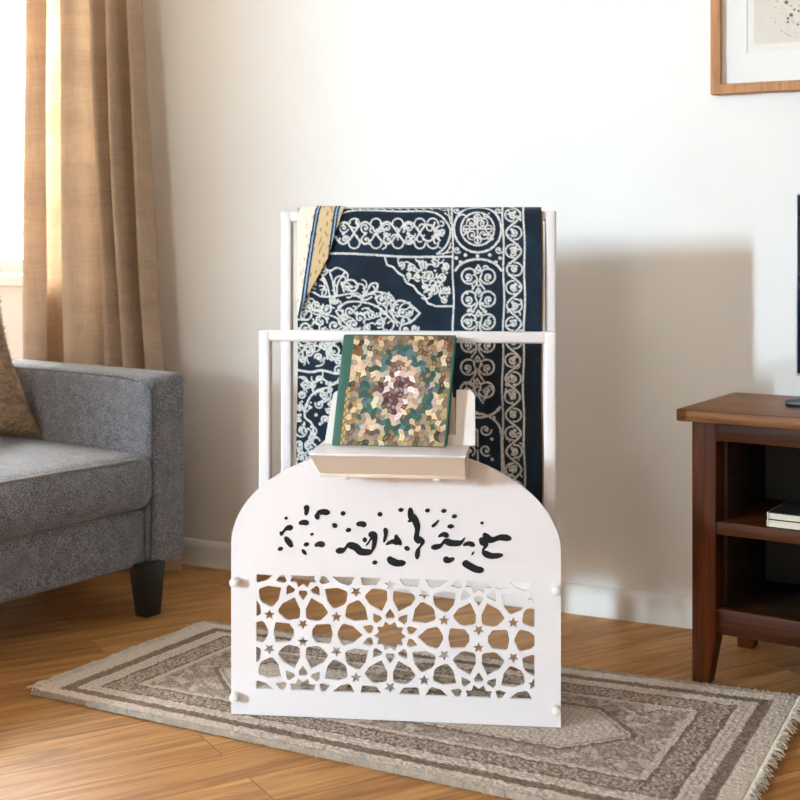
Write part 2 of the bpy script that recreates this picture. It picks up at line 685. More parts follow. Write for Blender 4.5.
rod_m = plain('rod_metal', srgb(70, 62, 55), .4, .6)
rodt = thing('curtain_rod', 'dark curtain rod fixed above the window', 'curtain rod', RP, RZ)
link('rod', tube([(-1.85, -.105, 2.43), (0.15, -.105, 2.43)], .012), rod_m, rodt)
for u in (-1.75, 0.08):
    link('bracket', tube([(u, 0, 2.46), (u, -.06, 2.46), (u, -.105, 2.443)], .007), rod_m, rodt)
for k in range(8):
    ang = [(-.53 + k * .064 + .0 * q, -.105 + .019 * math.cos(q * PI / 8), 2.424 + .019 * math.sin(q * PI / 8)) for q in range(16)]
    link('ring', tube(ang, .0025, 6, True), rod_m, cur)

# ================================================================== FLOOR RUG
L_, BL, RR, FR = [np.array(p) for p in ((-.825, 2.899), (-.504, 3.4186), (.878, 2.854), (.540, 2.168))]
RW, RH = 1.53, 0.69
na, nb = 720, 330
a = np.linspace(0, RW, na)
bb = np.linspace(0, RH, nb)
A, B = np.meshgrid(a, bb, indexing='ij')          # a: left->right, b: front->back
s = (A / RW)[..., None]
t = (B / RH)[..., None]
XY = (1 - s) * (1 - t) * L_ + (1 - s) * t * BL + s * t * RR + s * (1 - t) * FR
da, db = np.minimum(A, RW - A), np.minimum(B, RH - B)
wig = 0.0025 * np.sin(A * 40) + 0.002 * np.sin(B * 55 + 1)
dist = np.minimum(da, db * 1.15) + wig * 0.4


def floral(A, B, k, ph):
    x, y = A * k, B * k
    xx = x + 1.1 * np.sin(y * 1.3 + ph) + .5 * np.sin(y * 2.9 + x)
    yy = y + 1.1 * np.sin(x * 1.2 + 2 * ph) + .5 * np.sin(x * 3.1 - y)
    return np.sin(xx) * np.sin(yy) + .55 * np.sin(1.9 * xx + 1.3) * np.sin(2.1 * yy + .4)


speck = rng.normal(0, 1, A.shape)
sm = (speck + np.roll(speck, 1, 0) + np.roll(speck, 1, 1) + np.roll(speck, 2, 0) + np.roll(speck, -1, 1)) / 2.2
CRE, BRN, DRK = rgb(234, 218, 202), rgb(130, 105, 88), rgb(98, 80, 68)
m = np.zeros(A.shape)           # 0 cream .. 1 brown


def band(lo, hi, soft=.003):
    return np.clip((dist - lo) / soft, 0, 1) * np.clip((hi - dist) / soft, 0, 1)


m = np.maximum(m, band(.046, .078) * .85)
m = np.maximum(m, band(.088, .092, .0015) * .5)
m = np.maximum(m, band(.100, .104, .0015) * .5)
tl_ = np.where(db * 1.15 < da, A, B)
PB = .058
pm = (tl_ + .004) % PB - PB / 2
par = np.where(((tl_ + .004) // PB) % 2 == 0, 1.0, -1.0)
qm = (dist - .147)
rq = np.hypot(pm, qm)
an_ = np.arctan2(qm, pm)
fl1 = np.ones(A.shape) * .95
for msk in (np.abs(rq - (.0175 + .004 * np.cos(6 * an_))) < .0032, rq < .0065, np.abs(qm - .024 * np.sin((tl_ + .004) * 2 * PI / (2 * PB))) < .0028,
            np.hypot(np.abs(pm) - PB / 2, qm - .018 * par) < .008, np.abs(np.hypot(np.abs(pm) - PB / 2, qm + .016 * par) - .008) < .002):
    fl1 = np.where(msk, .15, fl1)
m = np.where(band(.112, .182) > .5, .25 + .65 * fl1, m)
m = np.where(band(.182, .196) > .5, .12, m)
fv = floral(A, B, 58, 1.7)
fl2 = np.where(np.abs(fv) < .16, .95, np.where(np.abs(np.abs(fv) - .42) < .10, .75, np.where(fv > .2, .05, .45)))
oct_d = np.minimum(np.minimum(da - .265, (db - .225) * 1.0), (da + db - .60) / 1.4142)
inner = (dist > .196)
m = np.where(inner & (oct_d < 0), .18 + .62 * fl2, m)
edge = np.abs(oct_d)
m = np.where(inner & (edge < .006), .85, m)
m = np.where(inner & (np.abs(oct_d - .014) < .004), .5, m)
rib = .10 + .14 * (np.sin(A * 520 + 40 * B) > .2)
med = np.hypot((A - RW / 2) / .27, (B - RH / 2) / .10)
fl3 = np.clip(floral(A, B, 80, 2.4) * 2 + .5, 0, 1)
m = np.where(inner & (oct_d >= .018), rib, m)
m = np.where(inner & (med < 1), .25 + .6 * fl3, m)
m = np.clip(m + .16 * sm, 0, 1.1)
C = mixc(CRE, BRN, np.clip(m, 0, 1))
C = C * (1 + .12 * sm[..., None])
stitch = np.where(db < .010, .80 + .20 * np.sin(A * 760), 1.0)
C = C * stitch[..., None]
Z = 0.0105 + .0012 * sm - .0012 * np.clip(m, 0, 1)
Z = np.where(np.minimum(da, db) < .003, .004, Z)
Z[0, :] = Z[-1, :] = .0008
Z[:, 0] = Z[:, -1] = .0008
jit = .0012 * rng.normal(0, 1, A.shape)
P = np.dstack([XY[..., 0] + jit * (np.minimum(da, db) < .002), XY[..., 1], Z])
rugm = attr_mat('woven_wool', nscale=900, mottling=.35, bstr=.5, bdist=.001)
rug = thing('area_rug', 'beige and brown patterned area rug with fringed ends under the white rack', 'rug', (0, 0, 0))
link('pile', grid_mesh(P, np.clip(C, 0, 1)), rugm, rug)
fringe_m = fabric('fringe_yarn', srgb(188, 174, 156), srgb(222, 210, 194), 900, bstr=.2)


def fringe(p, q, n, outward, lmin, lmax, seed):
    rr = random.Random(seed)
    bm = bmesh.new()
    for k in range(n):
        c = p + (q - p) * ((k + rr.random()) / n)
        l = rr.uniform(lmin, lmax)
        d = outward * l + (q - p) / np.linalg.norm(q - p) * rr.gauss(0, l * .55)
        w = (q - p) / np.linalg.norm(q - p) * rr.uniform(.0012, .0022)
        prev = None
        pts = [(c - outward * .004, .008), (c + d * .3, .0095 + rr.uniform(0, .005)), (c + d * .7, .006 + rr.uniform(0, .005)), (c + d, .0016 + rr.uniform(0, .004))]
        for (xy, z) in pts:
            ring = [bm.verts.new((xy[0] - w[0], xy[1] - w[1], z)), bm.verts.new((xy[0], xy[1], z + .0022)), bm.verts.new((xy[0] + w[0], xy[1] + w[1], z)), bm.verts.new((xy[0], xy[1], max(.0004, z - .0016)))]
            if prev:
                for e in range(4):
                    bm.faces.new([prev[e], prev[(e + 1) % 4], ring[(e + 1) % 4], ring[e]])
            prev = ring
    return bm_mesh(bm)


def unit(v):
    return v / np.linalg.norm(v)


f1 = link('fringe', fringe(L_ + .03 * (BL - L_), BL, 190, unit(L_ - FR), .012, .034, 1), fringe_m, rug)
f2 = link('fringe', fringe(FR, RR, 230, unit(FR - L_), .010, .026, 2), fringe_m, rug)
edge_yarn = fabric('edge_yarn', srgb(140, 124, 108), srgb(192, 176, 158), 900, bstr=.2)
f3 = link('fringe', fringe(L_ + .006 * (FR - L_), FR, 1100, unit(L_ - BL), .001, .0045, 3), edge_yarn, rug)
f4 = link('fringe', fringe(BL, RR, 700, unit(BL - L_), 0.002, .008, 4), edge_yarn, rug)
for f in (f1, f2, f3, f4):
    f['kind'] = 'stuff'

# ================================================================== RACK
RKL, RKZ = (-0.0134, 2.705, 0.0125), -D(6.56)
rack = thing('prayer_rug_rack', 'white rack with an arched lattice front panel, two crossbars and a book tray', 'rack', RKL, RKZ)
white_m = plain('white_lacquer', srgb(230, 223, 222), 0.42, var=0.008, bstr=0.02)
tray_shade_m = plain('white_lacquer_shaded', srgb(222, 202, 180), 0.42, var=0.01, bstr=0.02)  # same white paint, with the warm shade on the tray put into its colour
cream_white_m = plain('cream_white_lacquer', srgb(230, 220, 210), 0.42, var=0.01, bstr=0.02)
black_m = plain('black_enamel', srgb(8, 8, 8), 0.8)
peg_m = plain('peg_plastic', srgb(238, 230, 220), 0.4)

# --- lattice pattern: ten-fold rosettes on a centred rhombic lattice
SU = 0.0004725
SX, SZ = 1.037, 0.972


def pol(r_, ang):
    return (r_ * math.cos(D(ang)), r_ * math.sin(D(ang)))


def rot(p, ang, c):
    ca, sa = math.cos(D(ang)), math.sin(D(ang))
    return (c[0] + p[0] * ca - p[1] * sa, c[1] + p[0] * sa + p[1] * ca)


def clip_poly(poly, X, Zm):
    def cl(P, inside, inter):
        out = []
        for i in range(len(P)):
            a_, b_ = P[i - 1], P[i]
            if inside(b_):
                if not inside(a_):
                    out.append(inter(a_, b_))
                out.append(b_)
            elif inside(a_):
                out.append(inter(a_, b_))
        return out
    for ax, lim, sg in ((0, X, 1), (0, -X, -1), (1, Zm, 1), (1, -Zm, -1)):
        def inside(p, ax=ax, lim=lim, sg=sg):
            return (p[ax] - lim) * sg <= 0

        def inter(a_, b_, ax=ax, lim=lim):
            t_ = (lim - a_[ax]) / (b_[ax] - a_[ax])
            return (a_[0] + t_ * (b_[0] - a_[0]), a_[1] + t_ * (b_[1] - a_[1]))
        if not poly:
            return []
        poly = cl(poly, inside, inter)
    return poly


def area(p):
    return abs(sum(p[i - 1][0] * p[i][1] - p[i][0] * p[i - 1][1] for i in range(len(p)))) / 2


RC = 465.0
V1v, V2v = pol(RC, 36), pol(RC, -36)
cents = []
for i in range(-3, 4):
    for j in range(-3, 4):
        c = (i * V1v[0] + j * V2v[0], i * V1v[1] + j * V2v[1])
        if abs(c[0]) < 900 and abs(c[1]) < 560:
            cents.append(c)
raw = []
stars = []
for c in cents:
    raw.append([(c[0] + pol(70 if k % 2 == 0 else 51, 18 * k)[0], c[1] + pol(70 if k % 2 == 0 else 51, 18 * k)[1]) for k in range(20)])
    for k in range(10):
        raw.append([rot(p, 18 + 36 * k, c) for p in ((79, -16), (92, -20), (100, -17), (125, 0), (100, 17), (92, 20), (79, 16))])
        raw.append([rot(p, 36 * k, c) for p in ((116, 0), (160, 40), (197, 50), (208, 44), (226, 9), (226, -9), (208, -44), (197, -50), (160, -40))])
        sp = rot((233, 0), 18 + 36 * k, c)
        for q in stars:
            if abs(sp[0] - q[0]) < 40 and abs(sp[1] - q[1]) < 40:
                q[0], q[1], q[2] = (q[0] + sp[0]) / 2, (q[1] + sp[1]) / 2, q[2]
                break
        else:
            stars.append([sp[0], sp[1], 18 + 36 * k])
    for sg in (1, -1):
        raw.append([(c[0] + sg * x, c[1] + z) for x, z in ((247, 0), (255, 42), (263, 46), (318, 42), (337, 15), (337, -15), (318, -42), (263, -46), (255, -42))])
for sx_, sz_, an in stars:
    raw.append([(sx_ + pol(27 if q % 2 == 0 else 12, an + 36 * q)[0], sz_ + pol(27 if q % 2 == 0 else 12, an + 36 * q)[1]) for q in range(10)])
holes = []
zc_l, HX, HZ = 0.1755, 617.0 / SX, 255.0 / SZ
for p in raw:
    q = clip_poly([(x - 15, z) for x, z in p], HX, HZ)
    if len(q) >= 3 and area(q) > 120:
        holes.append([(x * SX * SU, zc_l + z * SZ * SU) for x, z in q])


def bbox(p):
    return min(q[0] for q in p), max(q[0] for q in p), min(q[1] for q in p), max(q[1] for q in p)


def centroid(p):
    return sum(q[0] for q in p) / len(p), sum(q[1] for q in p) / len(p)


# drop near-coincident duplicates where two rosettes meet
keep = []
for h in sorted(holes, key=area, reverse=True):
    c = centroid(h)
    if all(math.hypot(c[0] - centroid(k)[0], c[1] - centroid(k)[1]) > 0.0035 for k in keep):
        keep.append(h)
holes = keep

PW = 0.3455
ZS, ZT = 0.357, 0.5705
outer = [(-PW, 0), (PW, 0)]
for k in range(65):
    ang = PI * k / 64
    outer.append((PW * math.cos(ang), ZS + (ZT - ZS) * math.sin(ang)))
PT = 0.007
panel = link('lattice_panel', plate(outer, holes, PT, 0.0), white_m, rack)

# --- black script-like strokes across the panel
def c2l(x, y):
    """stroke sheet units -> panel millimetres"""
    px, py = 270 + x / 3.0769, 480 + y / 3.0769
    return ((px - 395.5) / 480.5 + 0.0, 0.0 + (721 - py) / 481.0)


def nib(pts, w, ang=55, wmin=.30):
    pts = catmull(pts, 7)
    Lft, Rgt = [], []
    for i, p in enumerate(pts):
        a_ = pts[max(0, i - 1)]
        b_ = pts[min(len(pts) - 1, i + 1)]
        d = np.array([b_[0] - a_[0], b_[1] - a_[1]])
        n_ = np.linalg.norm(d)
        if n_ < 1e-9:
            continue
        d = d / n_
        th = math.degrees(math.atan2(d[1], d[0]))
        e = min(1, min(i, len(pts) - 1 - i) / 5 + .35)
        ww = w * (wmin + (1 - wmin) * abs(math.sin(D(th - ang)))) * e / 2
        Lft.append((p[0] - d[1] * ww, p[1] + d[0] * ww))
        Rgt.append((p[0] + d[1] * ww, p[1] - d[0] * ww))
    return Lft + Rgt[::-1]


STROKES = [
    ([(748, 172), (715, 169), (684, 177), (662, 158)], 14), ([(652, 172), (668, 194), (658, 212)], 16), ([(658, 214), (686, 226), (722, 222)], 13),
    ([(300, 206), (312, 190), (322, 172)], 12), ([(404, 196), (384, 190), (362, 200)], 11), ([(446, 120), (430, 128)], 10), ([(636, 196), (618, 190), (600, 196)], 10), ([(196, 140), (210, 150)], 10), ([(420, 206), (436, 214)], 10),
    ([(664, 270), (640, 268), (612, 254), (602, 244)], 14),
    ([(574, 236), (556, 243), (540, 237)], 13),
    ([(626, 226), (634, 214)], 13),
    ([(606, 172), (592, 188), (566, 190), (545, 186), (528, 200), (502, 206)], 14),
    ([(556, 170), (540, 164), (524, 172)], 11),
    ([(572, 138), (552, 140)], 11), ([(526, 120), (516, 132), (504, 142)], 13),
    ([(540, 86), (543, 98)], 14), ([(572, 102), (575, 114)], 13), ([(490, 86), (492, 98)], 13),
    ([(438, 84), (440, 108), (452, 122), (460, 146), (458, 176), (474, 192), (462, 214), (458, 242)], 15),
    ([(424, 254), (398, 256), (378, 248), (374, 236)], 15),
    ([(408, 86), (410, 98)], 14), ([(360, 148), (362, 168), (356, 194)], 12), ([(395, 168), (396, 180), (410, 200)], 11),
    ([(343, 100), (345, 114)], 14),
    ([(308, 170), (326, 174), (326, 200), (316, 222), (286, 224), (268, 210), (246, 206), (230, 220), (206, 224)], 15),
    ([(290, 188), (304, 186)], 13), ([(326, 250), (330, 262)], 13), ([(270, 140), (286, 138), (302, 142)], 12),
    ([(244, 152), (248, 164)], 14), ([(228, 100), (230, 114)], 14),
    ([(188, 106), (164, 104), (148, 110), (150, 128)], 13), ([(113, 84), (115, 98), (112, 116)], 14),
    ([(122, 140), (104, 138), (90, 142)], 12), ([(72, 154), (52, 158), (38, 172), (30, 176)], 14),
    ([(46, 184), (64, 206), (72, 208)], 12), ([(30, 216), (34, 228)], 14), ([(112, 200), (116, 212)], 14),
    ([(172, 206), (154, 204), (140, 210)], 13), ([(130, 170), (133, 178)], 9), ([(100, 222), (114, 238)], 8), ([(656, 122), (660, 130)], 8), ([(48, 122), (52, 130)], 8),
]
bm = bmesh.new()
for pts, w in STROKES:
    poly = nib([c2l(*p) for p in pts], w * 1.6 / 3.0769 / 481)
    tm = plate(poly, [], 0.0012, -0.0012)
    bm.from_mesh(tm)
    bpy.data.meshes.remove(tm)
let = link('calligraphy', bm_mesh(bm, smooth=30), black_m, panel)
let['label'] = 'black calligraphic lettering'
# --- pegs
for sx, zz in ((-1, .281), (-1, .0395), (1, .2845), (1, .0395)):
    M = Matrix.Translation((sx * .3355, 0.0, zz)) @ Matrix.Rotation(PI / 2, 4, 'X')
    link('peg', lathe([(0, -.010), (.0065, -.010), (.0065, .004), (.0095, .006), (.0098, .017), (.0085, .0215), (.005, .0235), (0, .024)], 20, M), peg_m, panel)

# --- tube frame
T = 0.0132
FXC, HW = 0.0212, 0.3165


def frame(yc, zbar, with_name):
    FXC, HW = (.0178, .3195) if with_name == 'front' else (.0212, .3165)
    for sx in (-1, 1):
        xc = FXC + sx * (HW - T)
        link('post', rbox(xc - T, xc + T, yc - T, yc + T, 0.0 if sx > 0 else .3485, zbar + T - .001 if sx < 0 else zbar + T, .006, 3), white_m, rack)
    link('crossbar', rbox(FXC - HW + .002, FXC + HW - .002, yc - T * .93, yc + T * .93, zbar - T * .93, zbar + T * .93, .006, 3), white_m, rack)


YF, YB = 0.078, 0.28
ZF, ZB = 0.794, 1.0552
frame(YF, ZF, 'front')
frame(YB, ZB, 'rear')
xr = FXC + HW - T
link('base_rail', rbox(xr - T * .9, xr + T * .9, PT, YB + .03, 0.001, 0.026, .006, 3), white_m, rack)
xl = FXC - HW + T
link('side_rail', rbox(xl - T, xl + T, PT, YB + T, .322, .3484, .005, 3), white_m, rack)
link('side_rail', rbox(xr - T * .9, xr + T * .9, PT, YF - T + .001, .322, .3484, .005, 3), white_m, rack)
link('link_rail', rbox(-.365, xl - T + .001, .17 - T, .17 + T, .322, .3484, .005, 3), white_m, rack)
link('leg', rbox(-.365, -.339, .17 - T, .17 + T, 0.0, .3225, .005, 3), white_m, rack)

# --- tray for the book
TZ = 0.573
tray_out = [(-.151, TZ - .005), (.161, TZ - .005), (.1605, TZ - .047), (-.136, TZ - .045)]
trayf = bmesh.new()
ft = [(-.151, -.120, TZ - .005), (.161, -.120, TZ - .005), (.1605, -.088, TZ - .047), (-.1365, -.088, TZ - .045)]
bk = [(-.151, -.001, TZ - .005), (.161, -.001, TZ - .005), (.1605, -.001, TZ - .047), (-.1365, -.001, TZ - .045)]
vf = [trayf.verts.new(p) for p in ft]
vb = [trayf.verts.new(p) for p in bk]
trayf.faces.new(vf)
trayf.faces.new(vb[::-1])
for i in range(4):
    trayf.faces.new([vf[i], vf[(i + 1) % 4], vb[(i + 1) % 4], vb[i]])
bmesh.ops.recalc_face_normals(trayf, faces=trayf.faces)
bmesh.ops.bevel(trayf, geom=list(trayf.edges), offset=.0015, segments=2, affect='EDGES')
tray = link('book_tray', bm_mesh(trayf), tray_shade_m, rack, (-.004, 0, 0))
link('tray_top', rbox(-.1515, .1615, -.1205, .050, TZ - .0049, TZ, .0015), white_m, tray)
link('tray_bottom', rbox(-.135, .1600, -.0875, -.001, TZ - .0535, TZ - .0455, .0015), tray_shade_m, tray)
for x in (-.085, .103):
    M = Matrix.Translation((x, -.080, TZ - .0535)) @ Matrix.Rotation(PI, 4, 'X')
    link('screw', lathe([(0, -.001), (.010, -.001), (.010, .003), (.007, .005), (0, .0055)], 16, M), white_m, tray)
# backrest behind the book: two uprights joined at the foot
def rounded(cx, cz, rr, a0, a1, n=8):
    return [(cx + rr * math.cos(D(a0 + (a1 - a0) * k / n)), cz + rr * math.sin(D(a0 + (a1 - a0) * k / n))) for k in range(n + 1)]


hb = 0.116
U = [(-.148, 0), (.169, 0)] + rounded(.167 - .016, hb - .016, .016, 0, 90) + rounded(.128 + .003, hb - .003, .003, 90, 180, 3) + [(.128, .022), (-.105, .022)] + \
    rounded(-.105 - .003, hb - .009, .003, 0, 90, 3) + rounded(-.134 + .012, hb - .018, .012, 90, 175)
br_ = link('backrest', plate(U, [], .010, 0.0), cream_white_m, rack)
br_.location = (0, .014, TZ)
br_.rotation_euler = (-D(12.4), 0, 0)
link('clip', rbox(.113, .127, .002, .009, .018, .100, .002), plain('clip_grey', srgb(196, 186, 172), .4), br_)

# ================================================================== BOOK
BWD, BHT, BTH = 0.232, 0.2325, 0.030
# printed board: pattern units = mm*? use 0..20 x 0..21 motif cells
nx, nz = 240, 244
xs = np.linspace(0, 1, nx)
zs = np.linspace(0, 1, nz)
XX, ZZ = np.meshgrid(xs, zs, indexing='ij')
green = rgb(38, 92, 74)
PALB = [rgb(*c) for c in ((120, 74, 30), (180, 156, 104), (216, 186, 146), (84, 58, 34), (160, 118, 80), (120, 100, 70), (40, 28, 16), (226, 210, 172), (100, 104, 76), (150, 132, 112), (128, 112, 96))]
PALG = [rgb(*c) for c in ((34, 84, 70), (48, 96, 80), (28, 70, 62), (84, 116, 118), (44, 78, 56), (64, 88, 98))]
PALC = [rgb(*c) for c in ((84, 24, 24), (110, 54, 46), (236, 222, 220), (206, 172, 158), (54, 18, 20), (246, 244, 240), (140, 100, 84), (88, 60, 74), (212, 186, 176))]
PALF = [rgb(*c) for c in ((216, 184, 148), (150, 132, 100), (204, 168, 148), (116, 86, 50), (230, 212, 170), (140, 122, 112), (96, 68, 34), (180, 172, 152))]
mu, mv = (XX - .075) / .905 + .010 * np.sin(ZZ * 64 + 9 * XX), ZZ + .010 * np.sin(XX * 61 + 7 * ZZ)                    # printed area right of the hinge
ncx, ncz = 20, 21
ci = np.clip((mu * ncx).astype(int), 0, ncx - 1)
ck = np.clip((mv * ncz).astype(int), 0, ncz - 1)
cellc = np.zeros((ncx, ncz, 3))
accent = np.zeros((ncx, ncz, 3))
rb = random.Random(5)
for i in range(ncx):
    for k in range(ncz):
        x, y = (i + .5) / ncx - .5, (k + .5) / ncz - .5
        dd = abs(x) * 1.15 + abs(y)
        if max(abs(x), abs(y)) > .42:
            pal = PALB
        elif .36 < dd < .52 or (.52 < dd and rb.random() < .12):
            pal = PALG if rb.random() < .8 else PALF
        elif dd <= .27:
            pal = PALC
        elif dd <= .36:
            pal = PALF
        else:
            pal = PALF if rb.random() < .6 else PALB
        cellc[i, k] = rb.choice(pal)
        accent[i, k] = .72 * cellc[i, k] + .28 * rb.choice(pal)
base = cellc[ci, ck]
acc = accent[ci, ck]
fxc, fzc = mu * ncx - ci - .5, mv * ncz - ck - .5
ros = np.hypot(fxc, fzc) + .07 * np.cos(5 * np.arctan2(fzc, fxc))
tcol = np.where((ros < .30)[..., None], acc, base)
gold = rgb(196, 158, 84)
hinge = XX < .075
tcol = np.where(hinge[..., None], green, tcol)
gs = (XX > .052 + .03 * 0) & (XX < .085) & (ZZ < .52)
curlp = np.sin(ZZ * 95) * .011 + .068
tcol = np.where(gs[..., None], np.where((np.abs(XX - curlp) < .005)[..., None], rgb(60, 40, 20), gold), tcol)
tcol = np.where(((XX > .982) | (ZZ > .988) | (ZZ < .008))[..., None], green, tcol)
book = thing('book', 'green hardback book with an ornate gold and maroon cover standing on the white tray', 'book',
             Matrix.Translation(RKL) @ Matrix.Rotation(RKZ, 4, 'Z') @ Vector((0.003, -.018, TZ + .0006)), RKZ)
book.rotation_euler = (-D(12.4), 0, RKZ)
SH = 0.075


def skew(p):
    return (p[0] + SH * (p[2] - BHT / 2) * 1.0, p[1], p[2])


bgreen_m = plain('green_leatherette', srgb(34, 88, 70), .5, nscale=200, var=.08, bstr=.15)
page_m = plain('page_paper', srgb(232, 222, 196), .9, nscale=400, var=.05)
print_m = attr_mat('printed_board', nscale=900, rough=.42, mottling=.06, bstr=.05)
Pf = np.zeros((nx, nz, 3))
Pf[..., 0] = -BWD / 2 + XX * BWD + SH * (ZZ - .5) * BHT
Pf[..., 1] = 0
Pf[..., 2] = ZZ * BHT
bmf = bmesh.new()
tmpg = grid_mesh(Pf, tcol)
cov = link('front_cover', tmpg, print_m, book)
cov['label'] = 'ornate printed front board'
so = cov.modifiers.new('s', 'SOLIDIFY')
so.thickness = .0025
so.offset = 1.0
# orient so the thickness goes inward (+y): check normal
if tmpg.polygons[0].normal.y < 0:
    so.offset = -1.0
link('page_block', rbox(-BWD / 2 + .006, BWD / 2 - .005, .0027, BTH - .0027, .004, BHT - .004, .001, 1, skew), page_m, book)
link('back_cover', rbox(-BWD / 2, BWD / 2, BTH - .0026, BTH, 0, BHT, .0006, 1, skew), bgreen_m, book)
link('spine', rbox(-BWD / 2 - .006, -BWD / 2 + .004, .0003, BTH - .0003, 0, BHT, .003, 3, skew), bgreen_m, book)

# ================================================================== PRAYER RUG over the rear crossbar
ra = Raster(296.5, 541.5, 200, 566, 0.62)
Lw = 2.0
rr = random.Random(3)
for x in (453.5, 503.5, 524.0):
    ra.line([(x + .5 * math.sin(q * .11), q) for q in range(198, 590, 6)], Lw)
ra.smooth([(322, 254), (345, 253.5), (375, 255), (410, 257), (453, 256.5)], 2.4)
ra.smooth([(340, 214), (352, 210), (372, 209.5), (400, 211), (428, 211), (442, 216), (450, 226), (451.5, 234), (447, 246), (438, 254)], 2.2)
ra.line([(330, 206), (453, 206.5)], 1.4)
for k in range(12):
    ra.seg((350 + k * 8, 206), (354 + k * 8, 209), 1.2)
for (x0, y0, x1, y1) in ((444, 210, 452, 209), (446, 213, 452, 218), (449, 208, 452, 224), (444, 255, 452, 247), (448, 253, 452, 243), (440, 254, 452, 252)):
    ra.seg((x0, y0), (x1, y1), 1.3)
# interlaced cartouche
for sgn in (-1, 1):
    ra.line([(x, 233 + sgn * 11 * math.sin((x - 333) * 2 * PI / 44) * (1 if x < 425 else max(0.2, (447 - x) / 22))) for x in range(333, 446, 2)], 2.2)
for i, x in enumerate((344, 366, 388, 410)):
    ra.curl(x, 228, 5, 20 + i * 50, 1, 1.7)
    ra.curl(x + 1, 240, 5, 200 + i * 40, -1, 1.7)
    ra.blob(x, 234, 3.4)
for yy, sg in ((224, 1), (243, -1)):
    for x in (355, 377, 399, 421, 434):
        ra.arc(x, yy, 5.5, 0 if sg < 0 else 180, 180 if sg < 0 else 360, 1.8)
for ang in range(-70, 80, 28):
    ra.seg((432 + 4 * math.cos(D(ang)), 233 + 4 * math.sin(D(ang))), (432 + 12 * math.cos(D(ang)), 233 + 11 * math.sin(D(ang))), 2.2)
# round medallion
ra.arc(478.5, 229, 23.5, 0, 360, 2.4)
ra.arc(478.5, 229, 16.5, 0, 360, 2.0)
for k in range(4):
    ra.curl(478.5 + 8 * math.cos(D(45 + 90 * k)), 229 + 8 * math.sin(D(45 + 90 * k)), 5.2, 90 * k, 1, 1.6)
    ra.seg((478.5, 229), (478.5 + 14 * math.cos(D(90 * k)), 229 + 14 * math.sin(D(90 * k))), 1.8)
    ra.arc(478.5 + 11 * math.cos(D(90 * k)), 229 + 11 * math.sin(D(90 * k)), 3.5, 0, 360, 1.4)
for (x, y) in ((458, 210), (499, 210), (458, 250), (499, 250)):
    ra.curl(x, y, 3.6, 30, 1, 1.5)
for (x, y) in ((466, 255), (490, 255), (478, 256), (457, 258), (500, 258), (461, 262), (496, 262)):
    ra.blob(x, y, 4.0)
# arch and stacked palmettes
ra.arc(478.5, 276, 24, 200, 340, 2.6, 17)
y = 268
k = 0
while y < 400:
    for sg in (-1, 1):
        cx = 478.5 + sg * 9
        ra.arc(cx, y + 8, 7.5, 90 - sg * 90 - 140, 90 - sg * 90 + 150, 2.1)
        ra.curl(cx + sg * 1, y + 9, 4, 90, sg, 1.9)
        ra.smooth([(478.5, y - 3), (478.5 + sg * 3.4, y + 4), (478.5 + sg * 1.2, y + 13), (478.5 + sg * 6, y + 21)], 1.9)
    ra.blob(478.5, y + 2, 3.2)
    y += 22.5
    k += 1
ra.arc(478.5, 400, 24, 20, 160, 2.4, 16)
ra.arc(478.5, 432, 23.5, 180, 360, 2.6, 20)
ra.line([(455, 432), (455, 510)], 2.0)
ra.line([(502, 432), (502, 510)], 2.0)
for (x, y) in ((458, 410), (499, 408), (462, 416), (495, 416), (478, 411)):
    ra.blob(x, y, 3.8)
for k in range(4):
    yy = 428 + 20 * k
    for sg in (-1, 1):
        ra.curl(478.5 + sg * 8, yy, 6, 60 * k, sg, 1.9)
        ra.blob(478.5 + sg * 14, yy + 9, 3.6)
    ra.seg((478.5, yy), (478.5, yy + 16), 1.8)
# running scroll border
ra.line([(513.7 + 7.2 * math.sin((q - 206) * 2 * PI / 36), q) for q in np.arange(200, 590, 1.5)], 2.2)
for k in range(21):
    yy = 197 + 18 * k
    sg = 1 if k % 2 == 0 else -1
    ra.arc(513.7 - sg * 1.5, yy + 18, 6.5, 90 - sg * 90 + 80, 90 - sg * 90 + 280, 1.9)
    ra.curl(513.7 - sg * .5, yy + 18, 3.6, 40 + 90 * k, sg, 2.2)
    ra.blob(513.7 + sg * 1.5, yy + 15, 3.8)
# stepped spandrel
zig = [(386, 258), (388, 265), (394, 267), (399, 273), (404, 276), (407, 283), (414, 286), (418, 292), (424, 296), (428, 303), (436, 306), (453, 306)]
ra.line(zig, 2.2)
for (x, y, rr_) in ((402, 265, 4), (413, 268, 4.5), (424, 264, 4.5), (436, 264, 4.5), (446, 266, 4), (418, 277, 4.2), (430, 276, 5), (442, 277, 5), (434, 289, 5), (446, 290, 4.2), (445, 300, 3.6), (425, 287, 3.4), (409, 275, 2.8)):
    ra.curl(x, y, rr_, rr.uniform(0, 360), rr.choice((-1, 1)), 1.8)
for k in range(16):
    x = rr.uniform(410, 450)
    y = 259 + rr.uniform(0, 1) * (x - 396) * .75
    ra.seg((x, y), (x + rr.uniform(-5, 5), y + rr.uniform(-4, 4)), 1.7)
# left arabesque, upper
def heart(cx, cy, w, h, a_, lw=2.0):
    pts = []
    for k in range(25):
        th = 2 * PI * k / 24
        x = math.sin(th) ** 3
        y_ = -(13 * math.cos(th) - 5 * math.cos(2 * th) - 2 * math.cos(3 * th) - math.cos(4 * th)) / 16
        x, y_ = x * w, y_ * h
        pts.append((cx + x * math.cos(D(a_)) - y_ * math.sin(D(a_)), cy + x * math.sin(D(a_)) + y_ * math.cos(D(a_))))
    ra.line(pts, lw)


